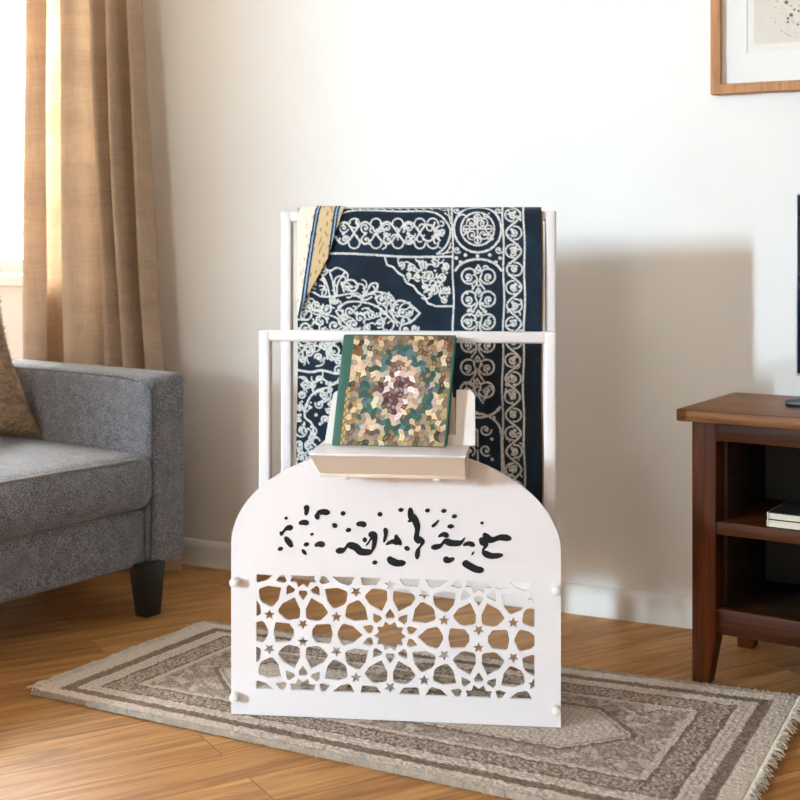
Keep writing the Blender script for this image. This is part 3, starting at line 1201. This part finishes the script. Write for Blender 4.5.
ra.smooth([(312, 270), (320, 266), (330, 271), (338, 268), (348, 274), (346, 282)], 2.0)
ra.smooth([(314, 268), (324, 278), (329, 292), (330, 302)], 2.0)
ra.smooth([(330, 272), (333, 282), (335, 296), (334, 304)], 2.0)
ra.smooth([(345, 273), (338, 284), (337, 296)], 2.0)
ra.smooth([(298, 300), (310, 292), (322, 297), (338, 296), (352, 294), (364, 300), (372, 297)], 2.0)
ra.curl(352, 287, 9, 150, 1, 2.2)
ra.curl(346, 287, 5, 0, -1, 1.8)
ra.smooth([(362, 300), (368, 290), (372, 284), (378, 284), (377, 290)], 2.2)
ra.smooth([(366, 296), (374, 292), (384, 293), (392, 296), (396, 304)], 2.0)
ra.curl(381, 299, 5.5, 40, 1, 2.0)
ra.curl(389, 298, 4, 220, -1, 1.8)
ra.smooth([(420, 313), (408, 303), (398, 301), (392, 308), (394, 318), (402, 324), (412, 321), (420, 313)], 2.4)
ra.curl(402, 312, 5, 30, 1, 2.0)
ra.curl(410, 313, 3.5, 190, -1, 1.8)
ra.smooth([(336, 312), (346, 303), (360, 302), (376, 306), (388, 316), (394, 324), (388, 332), (372, 334), (356, 330), (344, 322), (336, 312)], 2.2)
for (x, y, r_) in ((350, 312, 5), (360, 318, 6), (372, 314, 5), (380, 323, 5), (366, 328, 4), (354, 324, 4.2), (345, 316, 3.4)):
    ra.curl(x, y, r_, rr.uniform(0, 360), rr.choice((-1, 1)), 1.9)
for (x, y, r_) in ((305, 286, 6), (312, 281, 4), (303, 300, 5.5), (316, 306, 7), (327, 309, 6), (304, 315, 8), (320, 322, 7), (334, 326, 6), (305, 329, 6), (344, 331, 5), (405, 330, 6), (392, 334, 4), (415, 328, 4)):
    ra.curl(x, y, r_, rr.uniform(0, 360), rr.choice((-1, 1)), 2.1)
ra.smooth([(297, 308), (310, 308), (322, 314), (336, 318), (344, 328), (360, 334), (380, 336)], 2.0)
for k in range(14):
    x, y = rr.uniform(300, 400), rr.uniform(305, 336)
    ra.blob(x, y, rr.uniform(3, 4.4))
# left arabesque, below the crossbar
for (x, y, r_) in ((303, 342, 6), (308, 353, 7), (322, 345, 8), (334, 352, 9), (330, 340, 5), (345, 343, 5), (318, 358, 4), (302, 360, 3.5), (341, 358, 4)):
    ra.curl(x, y, r_, rr.uniform(0, 360), rr.choice((-1, 1)), 2.2)
ra.smooth([(297, 337), (310, 336), (320, 341), (326, 350), (334, 360), (345, 362)], 2.2)
ra.smooth([(320, 362), (328, 356), (332, 346), (340, 338)], 2.0)
ra.smooth([(296, 371), (310, 373), (322, 371), (336, 374), (345, 373), (356, 375)], 2.6)
ra.smooth([(299, 378), (312, 384), (322, 380), (334, 385), (341, 378), (346, 384)], 2.0)
ra.smooth([(345, 384), (336, 383), (328, 388), (318, 391), (310, 398), (306, 408), (305, 418), (312, 424), (314, 432), (310, 440), (318, 448), (322, 458)], 2.4)
for (x, y, r_) in ((326, 396, 6), (320, 405, 4.5), (332, 404, 4), (330, 412, 4), (304, 386, 4), (301, 396, 4), (300, 408, 4), (302, 432, 7), (300, 446, 5), (308, 446, 4), (314, 456, 5), (302, 458, 5), (326, 420, 4), (312, 386, 3.2), (298, 420, 4), (330, 390, 3)):
    ra.curl(x, y, r_, rr.uniform(0, 360), rr.choice((-1, 1)), 2.0)
for k in range(12):
    ra.blob(rr.uniform(299, 330), rr.uniform(385, 462), rr.uniform(3, 4.2))
for k in range(60):
    x, y = rr.uniform(335, 450), rr.uniform(345, 480)
    ra.curl(x, y, rr.uniform(4, 7), rr.uniform(0, 360), rr.choice((-1, 1)), 2.0)



def inside_poly(x, y, poly):
    c = False
    for i in range(len(poly)):
        (x0, y0), (x1, y1) = poly[i - 1], poly[i]
        if (y0 > y) != (y1 > y) and x < (x1 - x0) * (y - y0) / (y1 - y0) + x0:
            c = not c
    return c


def filigree(poly, n, smin, smax, seed):
    """short hooked tendrils and buds filling a region"""
    q_ = random.Random(seed)
    xs_, ys_ = [p[0] for p in poly], [p[1] for p in poly]
    while n > 0:
        x, y = q_.uniform(min(xs_), max(xs_)), q_.uniform(min(ys_), max(ys_))
        if not inside_poly(x, y, poly):
            continue
        n -= 1
        a0, r_, tn = q_.uniform(0, 360), q_.uniform(smin, smax), q_.choice((-1, 1))
        t_ = q_.random()
        if t_ < .45:
            ra.arc(x, y, r_, a0, a0 + tn * q_.uniform(120, 230), 1.7)
        elif t_ < .75:
            pts = [(x, y)]
            aa = a0
            for _ in range(4):
                aa += tn * q_.uniform(15, 45)
                pts.append((pts[-1][0] + r_ * .6 * math.cos(D(aa)), pts[-1][1] + r_ * .6 * math.sin(D(aa))))
            ra.smooth(pts, 1.7)
        else:
            ra.blob(x, y, q_.uniform(2.4, 4.0))


filigree([(297, 276), (330, 268), (352, 280), (372, 288), (396, 298), (420, 313), (400, 330), (380, 338), (297, 338)], 120, 2.5, 6, 31)
filigree([(297, 338), (350, 338), (350, 362), (297, 364)], 34, 3, 7, 32)
filigree([(297, 378), (346, 380), (322, 392), (308, 410), (316, 436), (326, 470), (297, 470)], 60, 2.5, 6, 33)
filigree([(320, 396), (340, 388), (345, 420), (325, 440)], 16, 2.5, 5, 34)
filigree([(398, 260), (451, 260), (451, 303), (432, 302)], 46, 2, 4.5, 35)
filigree([(334, 222), (444, 222), (444, 244), (334, 244)], 34, 2, 4, 36)
filigree([(464, 216), (492, 216), (492, 242), (464, 242)], 18, 2, 4, 37)
filigree([(508, 200), (520, 200), (520, 560), (508, 560)], 60, 1.6, 3, 38)
filigree([(466, 268), (491, 268), (491, 398), (466, 398)], 40, 1.8, 3.4, 39)
W_ = ra.v
nq, npx = W_.shape
# ragged woven edges
nz_ = rng.normal(0, 1, W_.shape)
nzs = (nz_ + np.roll(nz_, 1, 0) + np.roll(nz_, 1, 1) + np.roll(nz_, -1, 0) + np.roll(nz_, -1, 1)) / 2.2
W_ = np.clip(W_ * (1 + .16 * nzs) + .05 * nzs * (W_ > .08), 0, 1)
navy1, navy2, ivory = rgb(8, 25, 39), rgb(18, 50, 76), rgb(240, 238, 232)
lowf = np.kron(rng.normal(0, 1, (nq // 14 + 2, npx // 14 + 2)), np.ones((14, 14)))[:nq, :npx]
for _ in range(5):
    lowf = (lowf + np.roll(lowf, 4, 0) + np.roll(lowf, -4, 0) + np.roll(lowf, 4, 1) + np.roll(lowf, -4, 1)) / 5
tm_ = np.clip(.30 + .32 * lowf + .15 * nzs, 0, 1)
C = mixc(mixc(navy1, navy2, tm_), ivory, W_)
# the drape: front sheet -> over the bar -> rear sheet
RBX = 0.0258
PWX = 0.5565 / 244.0
Rr = T * .93 + .0085
QS = 439.0
q = ra.q
ss = (q - 202) / QS
back_s = np.linspace(-0.83, ss[0], 60, endpoint=False)


def drape(s_arr, p_arr, lift=0.0):
    S, Pp = np.meshgrid(s_arr, p_arr, indexing='ij')
    R_ = Rr + lift
    arc = Rr * PI / 2
    th = np.clip(S / Rr, -PI / 2, PI / 2)
    y = YB - R_ * np.sin(th)
    z = ZB + R_ * np.cos(th)
    z = np.where(np.abs(S) > arc, ZB - (np.abs(S) - arc), z)
    hang = np.clip((np.abs(S) - arc) / .5, 0, 1)
    wave = .0035 * np.sin(Pp * .055 + 1.0) + .002 * np.sin(Pp * .13 + S * 9)
    y = y - wave * hang * np.where(S > 0, 1, 0) - np.where(S > 0, .012 * hang, -.004 * hang)
    x = RBX + (Pp - 419) * PWX + .0015 * np.sin(S * 14 + Pp * .01)
    return np.dstack([x, y, z])


Pd = drape(np.concatenate([back_s, ss]), ra.p)
Cb = np.broadcast_to(navy1, (60, npx, 3))
Cd = np.concatenate([Cb, C], 0)
relief = np.concatenate([np.zeros((60, npx)), W_], 0)
Pd[..., 1] -= .0008 * relief * (np.concatenate([back_s, ss])[:, None] > .03)
velvet_m = attr_mat('velvet_pile', nscale=800, rough=.95, mottling=.35, bstr=.35, bdist=.0008, sheen=.15)
back_m = fabric('tan_rug_backing', srgb(150, 118, 74), srgb(196, 164, 112), 500)
prug = thing('prayer_rug', 'navy prayer rug with ivory arabesques draped over the rear crossbar of the white rack', 'rug', RKL, RKZ)
pme = grid_mesh(Pd, Cd)
po = link('velvet_cloth', pme, [velvet_m, back_m], prug)
nrm = pme.polygons[len(pme.polygons) - 5].normal
so = po.modifiers.new('s', 'SOLIDIFY')
so.thickness = .0065
so.offset = -1.0 if nrm.y < 0 else 1.0
so.material_offset = 1
so.material_offset_rim = 1
if nrm.y > 0:
    pme.flip_normals()
    so.offset = -1.0
# turned-over cream corner at the upper left
fq = np.arange(203.5, 318, .7)
bx = np.interp(fq, [203, 222, 240, 256, 280, 300, 318], [346, 340, 334, 330, 317, 305, 299])
tt = np.linspace(0, 1, 70)
S2 = (fq - 202) / QS
Pfl = np.zeros((len(fq), len(tt), 3))
Cf = np.zeros((len(fq), len(tt), 3))
full = drape(S2, np.linspace(290, 350, 121), .0045)
left = 297.0 + 3.0 * np.clip((216 - fq) / 12, 0, 1)
for i in range(len(fq)):
    pp = left[i] + (bx[i] - left[i]) * tt
    for c_ in range(3):
        Pfl[i, :, c_] = np.interp(pp, np.linspace(290, 350, 121), full[i, :, c_])
    Pfl[i, :, 1] -= .004 + .0025 * np.sin(tt * PI)
    b1 = np.interp(fq[i], [203, 300, 318], [319, 304, 300])
    b2 = np.interp(fq[i], [203, 262, 318], [338, 331, 322])
    cc = np.tile(rgb(244, 234, 214), (len(tt), 1))
    cc[pp > b1] = rgb(224, 196, 150)
    cc[pp > b2] = rgb(206, 200, 172)
    dots = (np.sin(pp * .9 + 2 * np.sin(fq[i] * .23)) * np.sin(fq[i] * .31 + 1.5 * np.sin(pp * .37))) > .62
    cc[(pp > b1 + 2) & (pp < b2 - 2) & dots] = rgb(176, 144, 98)
    cc[(pp < b1 - 3) & (pp > b1 - 9) & dots] = rgb(226, 200, 160)
    for bq in (b1, b2):
        cc[np.abs(pp - bq) < 2.6] = rgb(26, 52, 86)
        cc[np.abs(pp - bq) < .8] = rgb(150, 180, 205)
    Cf[i] = cc
flm = grid_mesh(Pfl, Cf)
fl = link('turned_corner', flm, attr_mat('cream_border_weave', nscale=700, mottling=.2), prug)
fl['label'] = 'cream and gold turned-over corner'
if flm.polygons[len(flm.polygons) - 3].normal.y > 0:
    flm.flip_normals()
so = fl.modifiers.new('s', 'SOLIDIFY')
so.thickness = .003
so.offset = -1
# stitched selvedge down the right side
sel = drape(np.linspace(.02, ss[-1], 120), np.array([541.5]), -.002)[:, 0, :]
link('selvedge', tube([tuple(p + np.array([.001, .002, 0])) for p in sel], .0028, 6), back_m, prug)

# ================================================================== SOFA
sofa_m = fabric('grey_tweed', srgb(72, 70, 73), srgb(164, 164, 172), 420, bstr=.5, bdist=.0015, lo=.5001, hi=.68)
pipe_m = fabric('grey_piping', srgb(58, 58, 62), srgb(96, 96, 102), 330, bstr=.3)
lit_pipe_m = fabric('grey_piping_highlight', srgb(120, 118, 118), srgb(168, 166, 166), 330, bstr=.3)  # paler grey paints the highlight along the cushion fronts
legs_m = plain('black_stained_wood', srgb(26, 27, 24), .4)
sofa = thing('sofa', 'grey tweed sofa with a square arm and black tapered legs', 'sofa', (-.6775, 3.523, 0), D(54))
SL = 2.2


def armfn(p):
    f = max(0, 1 - p[1] / .25)
    top = max(0, (p[2] - .45) / .2)
    inner = max(0, (.08 - abs(p[0] if p[0] > -.5 else (p[0] + SL + .136) - .136)) / .08)
    return (p[0], p[1], p[2] - .012 * f * f * top * inner)


def arm_piping(x, zt, sgn):
    pts = [(x, .004, .14), (x - .001 * sgn, -.003, .30), (x - .001 * sgn, -.003, .52), (x, -.001, .595), (x + .002 * sgn, .012, .618), (x + .002 * sgn, .05, .628), (x + .002 * sgn, .2, .637), (x + .002 * sgn, .84, .639)]
    return tube(catmull(pts, 5), .0038, 8)


arm = link('arm', softbox(0, .138, 0, .86, .13, .648, .022, (14, 40, 30), (.002, .003, .003), armfn), sofa_m, sofa)
link('piping', arm_piping(.004, .64, 1), pipe_m, arm)
arm2 = link('arm', softbox(-SL - .138, -SL, 0, .86, .13, .648, .022, (14, 30, 20), (.002, .003, .003)), sofa_m, sofa)
link('piping', arm_piping(-SL - .004, .64, -1), pipe_m, arm2)
link('base', softbox(-SL - .002, .004, .012, .86, .13, .292, .018, (50, 24, 10), (0, .004, 0)), sofa_m, sofa)
link('backrest', softbox(-SL + .004, -.004, .66, .87, .28, .80, .05, (40, 10, 20), (0, .01, .006)), sofa_m, sofa)
half = SL / 2
for k in range(2):
    x1 = -.002 - k * half
    x0 = x1 - half + .004
    cu = link('seat_cushion', softbox(x0, x1 + (.018 if k == 0 else 0), -.016, .67, .287, .438, .045, (40, 30, 14), (.004, .012, .014)), sofa_m, sofa)
    pts = []
    for j in range(25):
        tt_ = j / 24
        x = x0 + .02 + (x1 - x0 - .03) * tt_
        e = min(tt_, 1 - tt_)
        bulge = .012 * (1 - (2 * tt_ - 1) ** 2) * .6
        pts.append((x, -.004 - bulge + .03 * max(0, (.04 - e) / .04) ** 2, .428 + .004 * (1 - (2 * tt_ - 1) ** 2)))
    link('piping', tube(pts, .0042, 8), lit_pipe_m, cu)
for lx, ly in ((-.008, .004), (-SL + .008, .004), (.035, .80), (-SL - .035, .80)):
    sgn = 1 if lx > -.5 else -1
    link('leg', tapered(lx - .040, lx + .040, ly - .032, ly + .032, 0.0, .145, (lx - .026 + .005 * sgn, lx + .026 + .005 * sgn, ly - .022, ly + .022), .004), legs_m, sofa)

# ---- throw pillow
pil_m, nt, b = new_mat('brown_woven_pillow')
mp = mapped(nt)
n1 = noise(nt, mp, 260, 3, .7)
wv = noise(nt, mapped(nt, (30, 30, 60)), 1.0, 4, .6, 1.5)
ad = N(nt, 'ShaderNodeMath', operation='MULTIPLY_ADD')
nt.links.new(wv.outputs['Fac'], ad.inputs[0])
ad.inputs[1].default_value = .8
nt.links.new(n1.outputs['Fac'], ad.inputs[2])
r = ramp(nt, [(0.72, srgb(112, 86, 64)), (1.0, srgb(176, 146, 118))])
nt.links.new(ad.outputs[0], r.inputs['Fac'])
nt.links.new(r.outputs['Color'], b.inputs['Base Color'])
b.inputs['Roughness'].default_value = .95
bump(nt, b, ad.outputs[0], .7, .006)
bm = bmesh.new()
npil = 26
V = {}
for side in (1, -1):
    for i in range(npil + 1):
        for j in range(npil + 1):
            x, y = 2 * i / npil - 1, 2 * j / npil - 1
            edge_ = i in (0, npil) or j in (0, npil)
            if side == -1 and edge_:
                V[(side, i, j)] = V[(1, i, j)]
                continue
            hgt = .075 * ((1 - x ** 2) * (1 - y ** 2)) ** .45 if not edge_ else 0
            pin = 1 - .12 * (1 - abs(y) ** 2) * abs(x) ** 3
            pin2 = 1 - .07 * (1 - abs(x) ** 2) * abs(y) ** 3
            wr = .004 * math.sin(9 * x + 5 * y) * (0 if edge_ else 1)
            V[(side, i, j)] = bm.verts.new((x * .21 * pin - .26 * (y * .21 + .21), side * hgt + wr, y * .21 * pin2))
for side in (1, -1):
    for i in range(npil):
        for j in range(npil):
            bm.faces.new([V[(side, i, j)], V[(side, i + 1, j)], V[(side, i + 1, j + 1)], V[(side, i, j + 1)]])
pil = thing('throw_pillow', 'brown textured throw pillow with a frayed edge on the grey sofa seat', 'pillow', (-1.240, 3.725, .650), D(38))
pc = link('cover', bm_mesh(bm, smooth=80), pil_m, pil)
bm = bmesh.new()
rr = random.Random(9)
for side in range(4):
    for k in range(60):
        t_ = -1 + 2 * (k + rr.random()) / 60
        l = rr.uniform(.004, .010)
        pin = .88 + .12 * t_ * t_ if side < 2 else .93 + .07 * t_ * t_
        if side < 2:
            sg = 1 if side == 0 else -1
            base_ = Vector((sg * .21 * pin, 0, t_ * .21))
            d = Vector((sg * l, rr.gauss(0, .004), rr.gauss(0, .004)))
            w = Vector((0, .001, .0028))
        else:
            sg = 1 if side == 2 else -1
            base_ = Vector((t_ * .21, 0, sg * .21 * pin))
            d = Vector((rr.gauss(0, .004), rr.gauss(0, .004), sg * l))
            w = Vector((.0028, .001, 0))
        base_ -= d * .3
        base_.x -= .26 * (base_.z + .21)
        A = [bm.verts.new(base_ + w), bm.verts.new(base_ - w), bm.verts.new(base_ + Vector((0, .002, 0)))]
        tip = bm.verts.new(base_ + d * 1.3)
        for e in range(3):
            bm.faces.new([A[e], A[(e + 1) % 3], tip])
pf = link('fringe', bm_mesh(bm, smooth=0), pil_m, pil)
pf['kind'] = 'stuff'
pil.rotation_euler = (D(-14), 0, D(30))

# ================================================================== TV STAND
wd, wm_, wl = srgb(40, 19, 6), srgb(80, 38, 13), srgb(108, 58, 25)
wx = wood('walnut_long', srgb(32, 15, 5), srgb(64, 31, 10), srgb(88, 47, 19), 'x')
wy = wood('walnut_deep', wd, wm_, wl, 'y')
wz = wood('walnut_upright', wd, wm_, wl, 'z')
wy_shade = wood('walnut_inside_shade', srgb(34, 23, 14), srgb(48, 33, 20), srgb(62, 44, 28), 'y')  # interior shade painted into the side panels and bottom shelf
SLN, SDP, SHT = 0.98, 0.36, 0.628
stand = thing('tv_stand', 'brown wooden TV stand with open shelves and tapered legs by the wall', 'tv stand', (.668, 2.975, 0), -D(33))
wtop = wood('walnut_top_sheen', srgb(76, 46, 24), srgb(122, 80, 46), srgb(146, 100, 62), 'x', .4)  # lighter wood carries the gloss reflection on the top in its colour
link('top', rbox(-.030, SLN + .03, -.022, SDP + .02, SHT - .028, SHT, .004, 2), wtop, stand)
LG = .056
for lx in (0, SLN - LG):
    for ly in (0, SDP - LG):
        o = -1 if lx > 0 else 1
        bx0, bx1 = (lx, lx + LG - .018) if lx == 0 else (lx + .018, lx + LG)
        by0, by1 = (ly, ly + LG - .014) if ly == 0 else (ly + .014, ly + LG)
        # square to the lower rail, tapered foot below
        bmq = bmesh.new()
        zz = [0, .118, SHT - .028]
        fps = [(bx0, bx1, by0, by1), (lx, lx + LG, ly, ly + LG), (lx, lx + LG, ly, ly + LG)]
        rings = [[bmq.verts.new((f[0], f[2], z)), bmq.verts.new((f[1], f[2], z)), bmq.verts.new((f[1], f[3], z)), bmq.verts.new((f[0], f[3], z))] for z, f in zip(zz, fps)] if False else \
            [[bmq.verts.new(c) for c in ((f[0], f[2], z), (f[1], f[2], z), (f[1], f[3], z), (f[0], f[3], z))] for z, f in zip(zz, fps)]
        for A_, B_ in zip(rings, rings[1:]):
            for e in range(4):
                bmq.faces.new([A_[e], A_[(e + 1) % 4], B_[(e + 1) % 4], B_[e]])
        bmq.faces.new(rings[0])
        bmq.faces.new(rings[-1])
        bmesh.ops.recalc_face_normals(bmq, faces=bmq.faces)
        bmesh.ops.bevel(bmq, geom=[e for e in bmq.edges if len(e.link_faces) == 2 and e.calc_face_angle() > .5], offset=.002, segments=2, affect='EDGES')
        link('leg', bm_mesh(bmq), wz, stand)
link('upper_rail', rbox(LG, SLN - LG, .004, .026, SHT - .070, SHT - .0285, .0015), wx, stand)
link('lower_rail', rbox(LG, SLN - LG, .002, .026, .121, .178, .0015), wx, stand)
link('bottom_shelf', rbox(.012, SLN - .012, .0265, SDP - .02, .150, .172, .0015), wy_shade, stand)
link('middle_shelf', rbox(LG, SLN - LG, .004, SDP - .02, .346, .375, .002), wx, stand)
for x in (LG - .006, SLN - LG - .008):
    link('side_panel', rbox(x, x + .014, LG + .0005, SDP - .019, .176, SHT - .0285, .001), wy_shade, stand)
link('back_panel', rbox(LG - .002, SLN - LG + .002, SDP - .018, SDP - .010, .14, SHT - .0285, .001), plain('back_panel_shade', srgb(30, 25, 20), .7), stand)  # near-black colour paints in the shade at the back of the shelves

SM = Matrix.Translation((.668, 2.975, 0)) @ Matrix.Rotation(-D(33), 4, 'Z')

# books lying on the middle shelf
cream_m = plain('cream_cover', srgb(226, 214, 196), .6, nscale=150)
pap_m = plain('book_paper', srgb(214, 202, 184), .9, nscale=300, var=.08)
dark_m = plain('dark_cover', srgb(28, 26, 24), .5)


def flat_book(x, y, z, l, w, h, cov_m, label, rz=0.0):
    p = SM @ Vector((x, y, z))
    bt = thing('book', label, 'book', p, -D(33) + rz)
    link('page_block', rbox(.0015, l - .002, .003, w - .003, .0022, h - .0022, .0008), pap_m, bt)
    link('cover_board', rbox(0, l, 0, w, 0, .002, .0005), cov_m, bt)
    link('cover_board', rbox(0, l, 0, w, h - .002, h, .0005), cov_m, bt)
    link('spine', rbox(-.0015, .0012, 0, w, 0, h, .0008), cov_m, bt)
    return bt


flat_book(.168, .018, .3752, .24, .16, .0145, cream_m, 'thin cream book under another on the middle shelf of the TV stand')
p2 = flat_book(.170, .016, .3900, .24, .16, .0175, cream_m, 'thick cream book on top of the pair on the TV stand shelf')
for c in p2.children:
    if c.name.startswith('cover_board'):
        c.data.materials[0] = dark_m
        c['label'] = 'dark cover board'

# TV
tvp = SM @ Vector((.176, .206, SHT))
tv = thing('television', 'dark flat screen television standing on the brown wooden stand', 'television', tvp, -D(33))
TW, TH_, TB = .74, .43, .067
case_m = plain('tv_silver_rim', srgb(205, 206, 210), .3, .5)
scr_m = plain('tv_screen_glass', srgb(12, 26, 48), .12, nscale=4, var=.1, bstr=0.0)
blk_m = plain('tv_black_plastic', srgb(18, 20, 22), .4)
link('casing', rbox(0, TW, 0, .035, TB, TB + TH_, .006, 3), case_m, tv)
link('screen', rbox(.005, TW - .005, -.0015, .004, TB + .006, TB + TH_ - .005, .001), scr_m, tv)
for x in (.06, TW - .06):
    link('foot', rbox(x - .07, x + .05, -.02 - .03, .07, 0, .014, .004), blk_m, tv)
    link('strut', rbox(x - .012, x + .012, .008, .028, .012, TB + .01, .003), blk_m, tv)

# ================================================================== PICTURE
PU, PZ, PWd, PHt, PF = 1.656, 1.392, .50, .62, .0245
pic = thing('framed_picture', 'wood framed botanical print in a white mat hanging on the wall', 'picture', (*room(PU, 0), PZ), RZ)
frame_m = wood('oak_frame', srgb(150, 100, 62), srgb(182, 130, 86), srgb(200, 150, 106), 'z', .5)
mat_m = plain('white_mat_board', srgb(238, 236, 230), .9, var=.01)
paper_m = plain('cream_art_paper', srgb(222, 213, 200), .9, var=.02)
edge_m = plain('paper_margin', srgb(236, 231, 223), .9, var=.01)
ink_m = plain('sepia_ink', srgb(52, 44, 40), .8)
ink2_m = plain('pale_ink', srgb(150, 136, 122), .8)
link('frame', plate(rect(0, PWd, 0, PHt), [rect(PF, PWd - PF, PF, PHt - PF)], .034, -.036, .0008), frame_m, pic)
mt = link('mat_board', plate(rect(PF - .004, PWd - PF + .004, PF - .004, PHt - PF + .004), [rect(.088, PWd - .088, .103, PHt - .103)], .003, -.012), mat_m, pic)
link('backing', rbox(PF - .004, PWd - PF + .004, -.0085, -.002, PF - .004, PHt - PF + .004, 0), edge_m, pic)
art = link('print', rbox(.106, PWd - .106, -.0094, -.0086, .124, PHt - .124, 0), paper_m, pic)
bmd, bml = bmesh.new(), bmesh.new()
rr = random.Random(21)


def dab(bm_, x, z, r_, n_=7):
    vs = []
    ph = rr.uniform(0, 6)
    for k in range(n_):
        a_ = 2 * PI * k / n_
        q_ = r_ * (1 + .35 * math.sin(3 * a_ + ph))
        vs.append((x + q_ * math.cos(a_), z + q_ * math.sin(a_)))
    f = [bm_.verts.new((a_, -.0099, b_)) for a_, b_ in vs]
    g = [bm_.verts.new((a_, -.0093, b_)) for a_, b_ in vs]
    bm_.faces.new(f)
    for k in range(n_):
        bm_.faces.new([f[k], f[(k + 1) % n_], g[(k + 1) % n_], g[k]])


# a round spray of small blossoms
cx, cz = .214, .198
for k in range(150):
    a_ = rr.uniform(0, 2 * PI)
    r_ = rr.uniform(.015, .062)
    dab(bml, cx + r_ * math.cos(a_), cz + r_ * math.sin(a_), rr.uniform(.0005, .0014), 5)
for k in range(34):
    a_ = rr.uniform(0, 2 * PI)
    dab(bmd, cx + .058 * math.cos(a_), cz + .060 * math.sin(a_), rr.uniform(.0008, .0016), 6)
for (dx, dz, r_) in ((-.028, .028, .0048), (-.026, .042, .0025), (-.016, -.005, .0048), (-.024, -.013, .0034), (-.008, .008, .003), (.002, .004, .003), (-.024, -.022, .0028), (-.016, .018, .002), (.012, .02, .004), (.02, -.012, .0045), (.03, .03, .003), (.0, -.03, .003), (.006, .038, .003)):
    for q_ in range(5):
        dab(bmd, cx + dx + r_ * .6 * math.cos(q_ * 1.256), cz + dz + r_ * .6 * math.sin(q_ * 1.256), r_ * .5, 6)
link('blossoms', bm_mesh(bmd, smooth=0), ink_m, art)
link('twigs', bm_mesh(bml, smooth=0), ink2_m, art)
pg_m, nt, b = new_mat('picture_glass')
out = nt.nodes['Material Output']
tr = N(nt, 'ShaderNodeBsdfTransparent')
gl = N(nt, 'ShaderNodeBsdfGlossy')
gl.inputs['Roughness'].default_value = .05
ms = N(nt, 'ShaderNodeMixShader')
ms.inputs[0].default_value = .03
nt.links.new(tr.outputs[0], ms.inputs[1])
nt.links.new(gl.outputs[0], ms.inputs[2])
nt.links.new(ms.outputs[0], out.inputs['Surface'])
link('glass', rbox(PF - .002, PWd - PF + .002, -.0160, -.0145, PF - .002, PHt - PF + .002, 0), pg_m, pic)

# ================================================================== LIGHT
w = bpy.data.worlds.new('sky')
scene.world = w
w.use_nodes = True
bg = w.node_tree.nodes['Background']
bg.inputs['Color'].default_value = (1.0, 0.985, 0.96, 1)
bg.inputs['Strength'].default_value = 9.0


def area_light(name, u, v, z, sx, sz, power, col, aim):
    l = bpy.data.lights.new(name, 'AREA')
    l.shape = 'RECTANGLE'
    l.size, l.size_y = sx, sz
    l.energy = power
    l.color = col
    o = bpy.data.objects.new(name, l)
    COL.objects.link(o)
    o.location = (*room(u, v), z)
    d = Vector(aim) - o.location
    o.rotation_euler = d.to_track_quat('-Z', 'Y').to_euler()
    return o


# daylight outside the left and curtain windows; the rear light is added fill
area_light('daylight_left_window', U0 - .55, -7.83, 1.98, .42, .8, 800, (.62, .80, 1.0), (*room(2, -7.83), 1.98))
area_light('fill_rear_window', 1.3, V1 - .35, 1.55, 1.1, 1.0, 25, (1.0, .95, .90), (*room(1.4, 0), .9))
area_light('daylight_curtain_window', -1.05, .55, 2.15, 1.1, .9, 170, (1.0, .99, .98), (*room(-.7, -1.2), .4))

vs = scene.view_settings
vs.view_transform = 'Standard'
vs.look = 'None'
vs.exposure = 1.12
vs.gamma = 1.0
vs.use_curve_mapping = False
